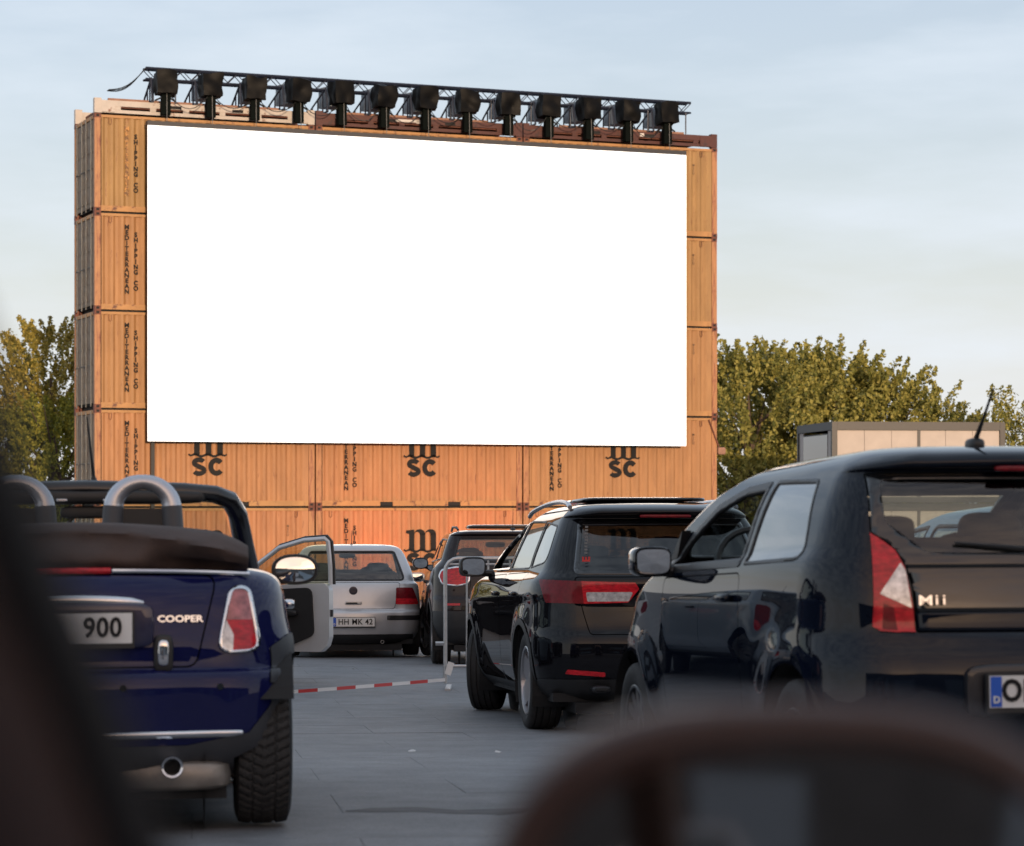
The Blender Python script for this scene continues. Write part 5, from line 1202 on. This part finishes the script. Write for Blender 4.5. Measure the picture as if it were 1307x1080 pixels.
    c.arches(.045, clad); c.finish(); c.underbody(); c.wheels('spoke5', M['alloy'], tw=.225, rim=.235, front_steer=R(-19))
    c.interior(2.2, 1.3, .65, dash=3.2, headz=1.27, belt=1.08)
    c.plate((0, surf_y(bmesh.new(), 0, 0)+.055, .78), '', size=.1)
    MB().sbox((0, .06, 1.0), (.12, .03, .10), .4).build('emblem', M['chrome'], c.root, smooth=True)
    MB().sbox((0, .325, 1.458), (.36, .04, .022), .4).build('centre_brake_lamp', M['redd'], c.root, smooth=True)
    for sg in (-1, 1):
        n = 20; MB().tube([(sg*(.588-.03*math.sin(math.pi*i/n)), .72+1.8*i/n, 1.528+.06*math.sin(math.pi*i/n)**.5-.02*(i/n)**2) for i in range(n+1)], .017, 8).build('roof_rail', M['silverp'], c.root, smooth=True)
        c.door_mirror(sg, 2.86, 1.13, .2, .15, .5, M['black'], x0=.86, dep=.15, tilt=-.2, yaw=.2)
        for yy in (1.25, 2.12): MB().sbox((sg*.917, yy, .93), (.04, .19, .035), .5).build('door_handle', c.paint, c.root, smooth=True)
        ex = MB().sbox((sg*.50, .07, .30), (.13, .12, .05), .6).build('exhaust_trim', M['alloyd'], c.root, smooth=True); MB().sbox((sg*.50, .02, .30), (.10, .04, .03), .6).build('exhaust_bore', M['void'], ex)
    MB().sbox((0, 1.45, 1.592), (.9, 1.1, .03), .3).build('glass_roof', GLB, c.root, smooth=True)
    for i_ in range(9): MB().box((-.545-.003*i_, .312-.0125*i_, 1.385-.022*i_), (.020, .001, .013)).build('window_sticker', mat('sticker_grey', (.16, .165, .17), .5), c.root)
    s2 = text_obj(text_mesh('E', .07, mat('sticker_red', (.6, .03, .03), .5), bold=.003, ext=.0005), c.root, (-.572, .172, 1.165), (R(90), R(-90), R(-6)), 'window_sticker')
    c.place(1.095, 17.19, R(8.5)); tag(c.root, 'black compact SUV with silver roof rails and its front wheels turned', 'car'); return c

# ================================================================ dark brown crossover beyond
def crossover():
    rows = [(.24, .12, 3.95, .74, .09, .26, .24), (.32, .05, 4.03, .82, .09, .28, .26), (.45, .01, 4.08, .86, .08, .28, .27), (.58, .0, 4.097, .875, .08, .28, .28), (.72, .012, 4.09, .88, .08, .28, .30), (.76, .03, 4.08, .88, .075, .28, .3), (.79, .06, 4.07, .88, .07, .28, .32), (.9, .072, 4.0, .878, .07, .28, .33), (1.02, .085, 3.8, .868, .07, .28, .33),
            (1.12, .105, 3.4, .845, .07, .26, .32), (1.165, .13, 3.15, .81, .07, .24, .3), (1.2, .15, 3.0, .775, .07, .22, .26), (1.32, .19, 2.8, .735, .065, .2, .22), (1.44, .235, 2.5, .69, .06, .18, .2), (1.485, .24, 2.35, .67, .06, .18, .2), (1.50, .18, 2.3, .66, .06, .2, .22), (1.52, .18, 2.2, .63, .06, .2, .25), (1.545, .3, 2.05, .55, .05, .2, .25), (1.56, .7, 1.9, .4, .05, .15, .2), (1.565, 1.2, 1.5, .03, .01, .01, .01)]
    c = Car('crossover_car', rows, L=4.097, W=1.76, oh=.70, wb=2.595, R=.335, Ra=.385, tr=.05, belt=1.18, flare=(.018, .1), flare_top=1.0)
    c.paint = paint('dark_brown_paint', (0.020, 0.013, 0.013), 0.1, .3); near = lambda p: p.y < .9; far = lambda p: p.y > 2
    c.window('B', rpoly([(-.63, 1.215), (.63, 1.215), (.565, 1.465), (-.565, 1.465)], .05), glass('light_tint_glass', (.30, .33, .33), .04), .018, 'rear_window', filt=near)
    c.window('F', rpoly([(-.72, 1.21), (.72, 1.21), (.62, 1.49), (-.62, 1.49)], .05), M['gl'], .02, 'windscreen', filt=far, nmin=.05)
    def sd_(vw, sg):
        c.part('door', c.region(vw, rpoly([(1.85, .33), (2.85, .33), (2.9, .7), (2.82, 1.14), (1.85, 1.15)], .05), gap=.006), c.paint, thick=.012, inner=M['void'])
        c.window(vw, rpoly([(1.78, 1.19), (2.75, 1.18), (2.4, 1.42), (1.78, 1.47)], .03), M['gl'], .02, 'door_window', filt=lambda p: 1.5 < p.y < 3)
        c.window(vw, rpoly([(.55, 1.21), (1.70, 1.19), (1.70, 1.47), (.62, 1.45)], .05), M['gld'], .02, 'rear_side_window', filt=lambda p: .3 < p.y < 1.75)
    both(sd_)
    for sg in (-1, 1):
        lp = rpoly([(sg*.46, .93), (sg*.455, 1.09), (sg*.60, 1.135), (sg*.80, 1.10), (sg*.84, 1.02), (sg*.79, .92), (sg*.60, .90)], .06)
        nb = c.region(sg*14, lp, nmin=.05, filt=near); gb = extract(nb, cut(nb, sg*14, inset(lp, .018), None, -2)); lr = c.part('tail_lamp', gb, M['red'], push=.012); c.part('lamp_ring', nb, M['chrome'], lr, push=.012, thick=.012)
        c.part('bumper_reflector', c.region(sg*14, rpoly([(sg*.56, .685), (sg*.56, .71), (sg*.74, .71), (sg*.74, .685)], .005, 2), nmin=.05, filt=near), M['red'], push=.006)
    tg = c.region('B', rpoly([(-.53, .79), (.53, .79), (.44, .9), (.44, 1.12), (.6, 1.2), (-.6, 1.2), (-.44, 1.12), (-.44, .9)], .03), gap=.006, filt=near); c.part('tailgate', tg, c.paint, thick=.012, inner=M['void'])
    clad = mat('suv_cladding', (0.02, 0.021, 0.023), .5)
    sk = c.region('B', [(-.86, .2), (.86, .2), (.86, .62), (-.86, .62)], filt=lambda p: p.y < .4, nmin=.02); c.part('bumper_skirt', sk, clad, push=.003)
    c.arches(.05, clad); c.finish(); c.underbody(); c.wheels('twin5', M['alloy'], tw=.215, rim=.235, front_steer=R(14))
    c.interior(2.0, 1.15, .7, dash=2.95, headz=1.28, belt=1.2)
    c.plate((0, .045, .86), '', size=.1); MB().sbox((0, .078, 1.08), (.12, .03, .06), .6).build('emblem', M['chrome'], c.root, smooth=True)
    for sg in (-1, 1):
        c.door_mirror(sg, 2.72, 1.17, .2, .14, .8, GLB, x0=.80, dep=.13, tilt=-.2, yaw=.2)
        MB().tube([(sg*.56, .5, 1.555), (sg*.575, .6, 1.585), (sg*.57, 1.6, 1.60), (sg*.56, 2.1, 1.56)], .014, 6).build('roof_rail', M['black'], c.root, smooth=True)
    an = MB(); an.tube([(.08, .55, 1.545), (.08, .50, 1.80)], [.005, .002], 5); an.sbox((.08, .55, 1.555), (.06, .1, .05), .7); an.build('aerial', M['black'], c.root)
    MB().sbox((.05, 1.35, 1.60), (.95, .75, .05), .3).build('sunroof', GLB, c.root, smooth=True)
    MB().sbox((0, 2.5, 1.40), (.24, .03, .07), .5).build('rear_view_mirror', M['black'], c.root, smooth=True)
    c.place(-.03, 29.5, R(4)); tag(c.root, 'dark brown crossover with round-cornered red tail lamps behind the crowd barrier', 'car'); return c

conv = convertible()
silver = paint('silver_paint', (.58, .585, .60), .45, .35)
golf = hatch('silver_hatchback', silver, 'silver hatchback parked in front of the screen, plate HH MK 42', -1.96, 32, R(5.5), 'HH MK 42')
xo = crossover(); sv = suv(); cc = city_car()
def repaint(src, pnt, label, drop_right_door=False):
    r = copy_tree(src.root); bpy.context.view_layer.update(); r.name = 'hatchback_car'; r['label'] = label
    for ch in list(r.children):
        if ch.type == 'EMPTY':
            if ch.name.startswith('number_plate'):
                for q in list(ch.children):
                    if q.name.startswith('lettering') or q.name.startswith('country'): bpy.data.objects.remove(q)
            continue
        if drop_right_door and ch.name.split('.')[0] in ('door', 'door_window', 'door_handle', 'door_mirror') and sum(v.co.x for v in ch.data.vertices) > 0:
            for q in list(ch.children): bpy.data.objects.remove(q)
            bpy.data.objects.remove(ch); continue
        if any(m_ is silver for m_ in ch.data.materials):
            ch.data = ch.data.copy()
            for i_, m_ in enumerate(ch.data.materials):
                if m_ is silver: ch.data.materials[i_] = pnt
    c = Car.__new__(Car); c.root = r; c.k = golf.k; c.paint = pnt; return c
other = repaint(golf, paint('pale_blue_paint', (.30, .36, .42), .4, .35), 'pale blue-grey hatchback seen through the rear window of the black car on the right'); other.place(3.35, 13.4, R(9))
hid = repaint(golf, paint('grey_silver_paint', (.58, .59, .60), .35, .35), 'silver car hidden by the blue convertible, its right door standing open', True); hid.place(-3.43, 23.6, R(5))
# its open door, hinged at the front edge
dr = empty('open_door', (.845, 2.86, 0), R(58), hid.root)
out_p = [(-1.12, .33), (-1.05, .27), (-.04, .27), (0, .40), (0, .88), (-.04, .93), (-1.10, .96), (-1.15, .90), (-1.15, .42)]
def dpx(a, b, h): return (h, a, b)
MB().prism(rpoly(out_p, .05), dpx, -.05, .03).build('door_skin', hid.paint, dr, smooth=True)
MB().prism(rpoly([(-.98, .44), (-.70, .33), (-.12, .33), (-.08, .45), (-.08, .88), (-.95, .92)], .08), dpx, -.075, -.048).build('door_card', M['void'], dr)
MB().sbox((-.085, -.55, .66), (.07, .5, .06), .4).build('armrest', M['black'], dr, smooth=True)
MB().tube([(-.01, -.02, .92), (-.015, -.25, 1.13), (-.03, -.55, 1.32), (-.04, -.85, 1.395), (-.045, -1.10, 1.41), (-.035, -1.13, 1.38), (-.01, -1.14, 1.15), (0, -1.14, .95)], .024, 8).build('window_frame', hid.paint, dr, smooth=True)
MB().tube([(.012, -.02, .94), (.010, -.25, 1.15), (-.005, -.55, 1.345), (-.015, -.85, 1.42), (-.02, -1.11, 1.435), (-.01, -1.155, 1.38), (.012, -1.165, 1.15), (.02, -1.165, .95)], .018, 8).build('door_seal', M['black'], dr, smooth=True)
gp = [(-.02, .94), (-.25, 1.13), (-.55, 1.32), (-.85, 1.395), (-1.10, 1.40), (-1.14, 1.15), (-1.14, .94)]
MB().prism(gp, dpx, -.012, -.008).build('door_glass', glass('door_tint_glass', (.80, .78, .66), .0), dr)
MB().box((-.012, -1.158, .66), (.03, .02, .07)).build('door_latch', M['black'], dr)

# more parked cars: one seen through the convertible's windscreen, others only in mirrors and paint
def again(src, label, X, Y, yaw):
    r = copy_tree(src.root); bpy.context.view_layer.update(); k = src.k; sy = math.cos(yaw)
    a, b = Y+sy*k['oh'], Y+sy*(k['oh']+k['wb']); p = math.atan((G(b)-G(a))/k['wb'])
    r.matrix_world = Matrix.Translation((X, Y, G(a)-k['oh']*math.tan(p)+.009)) @ Matrix.Rotation(yaw, 4, 'Z') @ Matrix.Rotation(p, 4, 'X'); r['label'] = label; return r
again(other, 'pale blue car beyond, its roof seen through the windscreen of the blue convertible', -3.75, 16.6, R(7))
again(other, 'pale blue car parked behind, reflected in the blurred wing mirror', -1.9, -13, R(172))
again(sv, 'black car parked out of view to the left of the blue convertible', -6.6, 12.5, R(7))
again(sv, 'black car parked out of view at the far left near the screen', -7.4, 22.5, R(6))
# ---------------------------------------------------------------- the car the picture is taken from (right front window)
own = empty('own_car', (0, 0, G(0)))
M['own'] = mat('dark_brown_own_paint', (.048, .019, .012), .5, coat=.1)
M['ownp'] = mat('own_trim', (.016, .011, .009), .55)
hz = CZ-G(0)                      # eye height above ground
def PX(px, py, Y): return Vector(((px-653.5)/3300*Y, Y, hz+(641.1-py)/3300*Y))
# A pillar: runs from the roof edge (near, up, left) to the wing (far, low)
edge = [(-330, -200, .40), (-220, 100, .44), (-105, 330, .48), (-28, 520, .52), (24, 680, .56), (86, 830, .60), (136, 970, .64), (176, 1090, .68), (235, 1350, .76), (290, 1600, .84)]
pl = [PX(x+60-.046/Y*3300, y, Y) for x, y, Y in edge]
vs_ = []; n = 14
for i, p in enumerate(pl):
    a = pl[max(0, i-1)]; b = pl[min(len(pl)-1, i+1)]; t = (b-a).normalized(); s_ = t.cross(Vector((0, 1, 0))).normalized(); f_ = s_.cross(t).normalized()
    for j in range(n):
        an = 2*math.pi*j/n; vs_.append(p+s_*(-.033*math.copysign(abs(math.cos(an))**.6, math.cos(an)))+f_*(.045*math.copysign(abs(math.sin(an))**.6, math.sin(an))))
mb = MB(); mb.add(vs_, [(i*n+j, i*n+(j+1) % n, (i+1)*n+(j+1) % n, (i+1)*n+j) for i in range(len(pl)-1) for j in range(n)]+[tuple(range(n)), tuple(range((len(pl)-1)*n, len(pl)*n))])
mb.build('windscreen_pillar', M['own'], own, smooth=True, angle=70)
MB().tube([p+Vector((.036, -.015, 0)) for p in pl], .010, 8).build('door_seal', M['ownp'], own, smooth=True)
# door, wing, roof edge, windscreen (below and left of the view)
side = rpoly([(-1.3, .25), (2.1, .25), (2.15, .55), (1.9, .72), (.95, .80), (.80, .86), (-1.3, .88)], .06)
MB().prism(side, lambda a, b, h: (h, a, b), -.34, -.22).build('door_and_wing', M['own'], own, smooth=True, angle=40)
MB().prism(rpoly([(.88, .80), (2.05, .66), (2.15, .5), (.88, .5)], .04), lambda a, b, h: (h, a, b), -1.7, -.345).build('bonnet', M['own'], own, smooth=True, angle=40)
MB().tube([(-.27, .36, 1.28), (-.30, -.2, 1.42), (-.30, -1.2, 1.42)], .05, 8).build('roof_edge', M['own'], own, smooth=True)
MB().prism(rpoly([(-1.25, .88), (-1.05, .88), (-.95, 1.38), (-1.1, 1.38)], .02), lambda a, b, h: (h, a, b), -.33, -.25).build('centre_pillar', M['own'], own)
MB().b2(-1.75, -.31, -1.3, .36, 1.40, 1.45).build('roof', M['own'], own)
g_ = MB(); g_.add([(-1.65, .95, .84), (-.36, .95, .84), (-.33, .42, 1.36), (-1.6, .42, 1.36)], [(0, 1, 2, 3)]); g_.build('windscreen', M['gl'], own)
MB().sbox((-1.0, .78, .78), (1.35, .4, .22), .4).build('dashboard', M['ownp'], own, smooth=True)
for yy in (1.45, -1.15):
    w_ = wheel(.31, .2, .2, 'multi', M['alloyd'], own); w_.location = (-.34, yy, .31)
# wing mirror
mc = PX(1012, 1194, .86); W_, H_ = .200, .152; rt_ = Matrix.Identity(3)
hs = MB(); hs.sbox(mc+Vector((0, .035, 0)), (W_, .10, H_), .74, 36, 20, rt_); mir = hs.build('wing_mirror', M['own'], own, smooth=True, angle=80)
n = 36; ov = [(abs(math.cos(2*math.pi*i/n))**.74*math.copysign(1, math.cos(2*math.pi*i/n)), abs(math.sin(2*math.pi*i/n))**.74*math.copysign(1, math.sin(2*math.pi*i/n))) for i in range(n)]
MB().tube([mc+rt_ @ Vector((a*W_*.47, -.012, b*H_*.46)) for a, b in ov], .010, 8, closed=True).build('mirror_rim', M['own'], mir, smooth=True)
gl_ = MB(); rg = [1, .8, .6, .4, .2]; gv = []
for q in rg:
    for a, b in ov:
        dx, dz = q*a*W_*.445, q*b*H_*.43; gv.append(mc+rt_ @ Vector((dx, -.026+(dx*dx+dz*dz)/(2*1.3)-.077*dx+.0525*dz, dz)))
gv.append(mc+Vector((0, -.026, 0)))
gl_.add(gv, [(u*n+i, u*n+(i+1) % n, (u+1)*n+(i+1) % n, (u+1)*n+i) for u in range(4) for i in range(n)]+[(4*n+i, 4*n+(i+1) % n, 5*n) for i in range(n)]); gl_.build('mirror_glass', mat('dim_mirror', (.36, .31, .29), .05, 1.0), mir, smooth=True)  # brown-dark tint puts the darkness of a reflected cabin into the glass
MB().tube([mc+Vector((-.09, .03, -.05)), Vector((-.21, .88, hz-.20))], [.03, .04], 10).build('mirror_arm', M['ownp'], mir, smooth=True)
tag(own, 'dark blurred car in the foreground, its pillar at left and wing mirror at lower right', 'car')
bpy.context.view_layer.update()
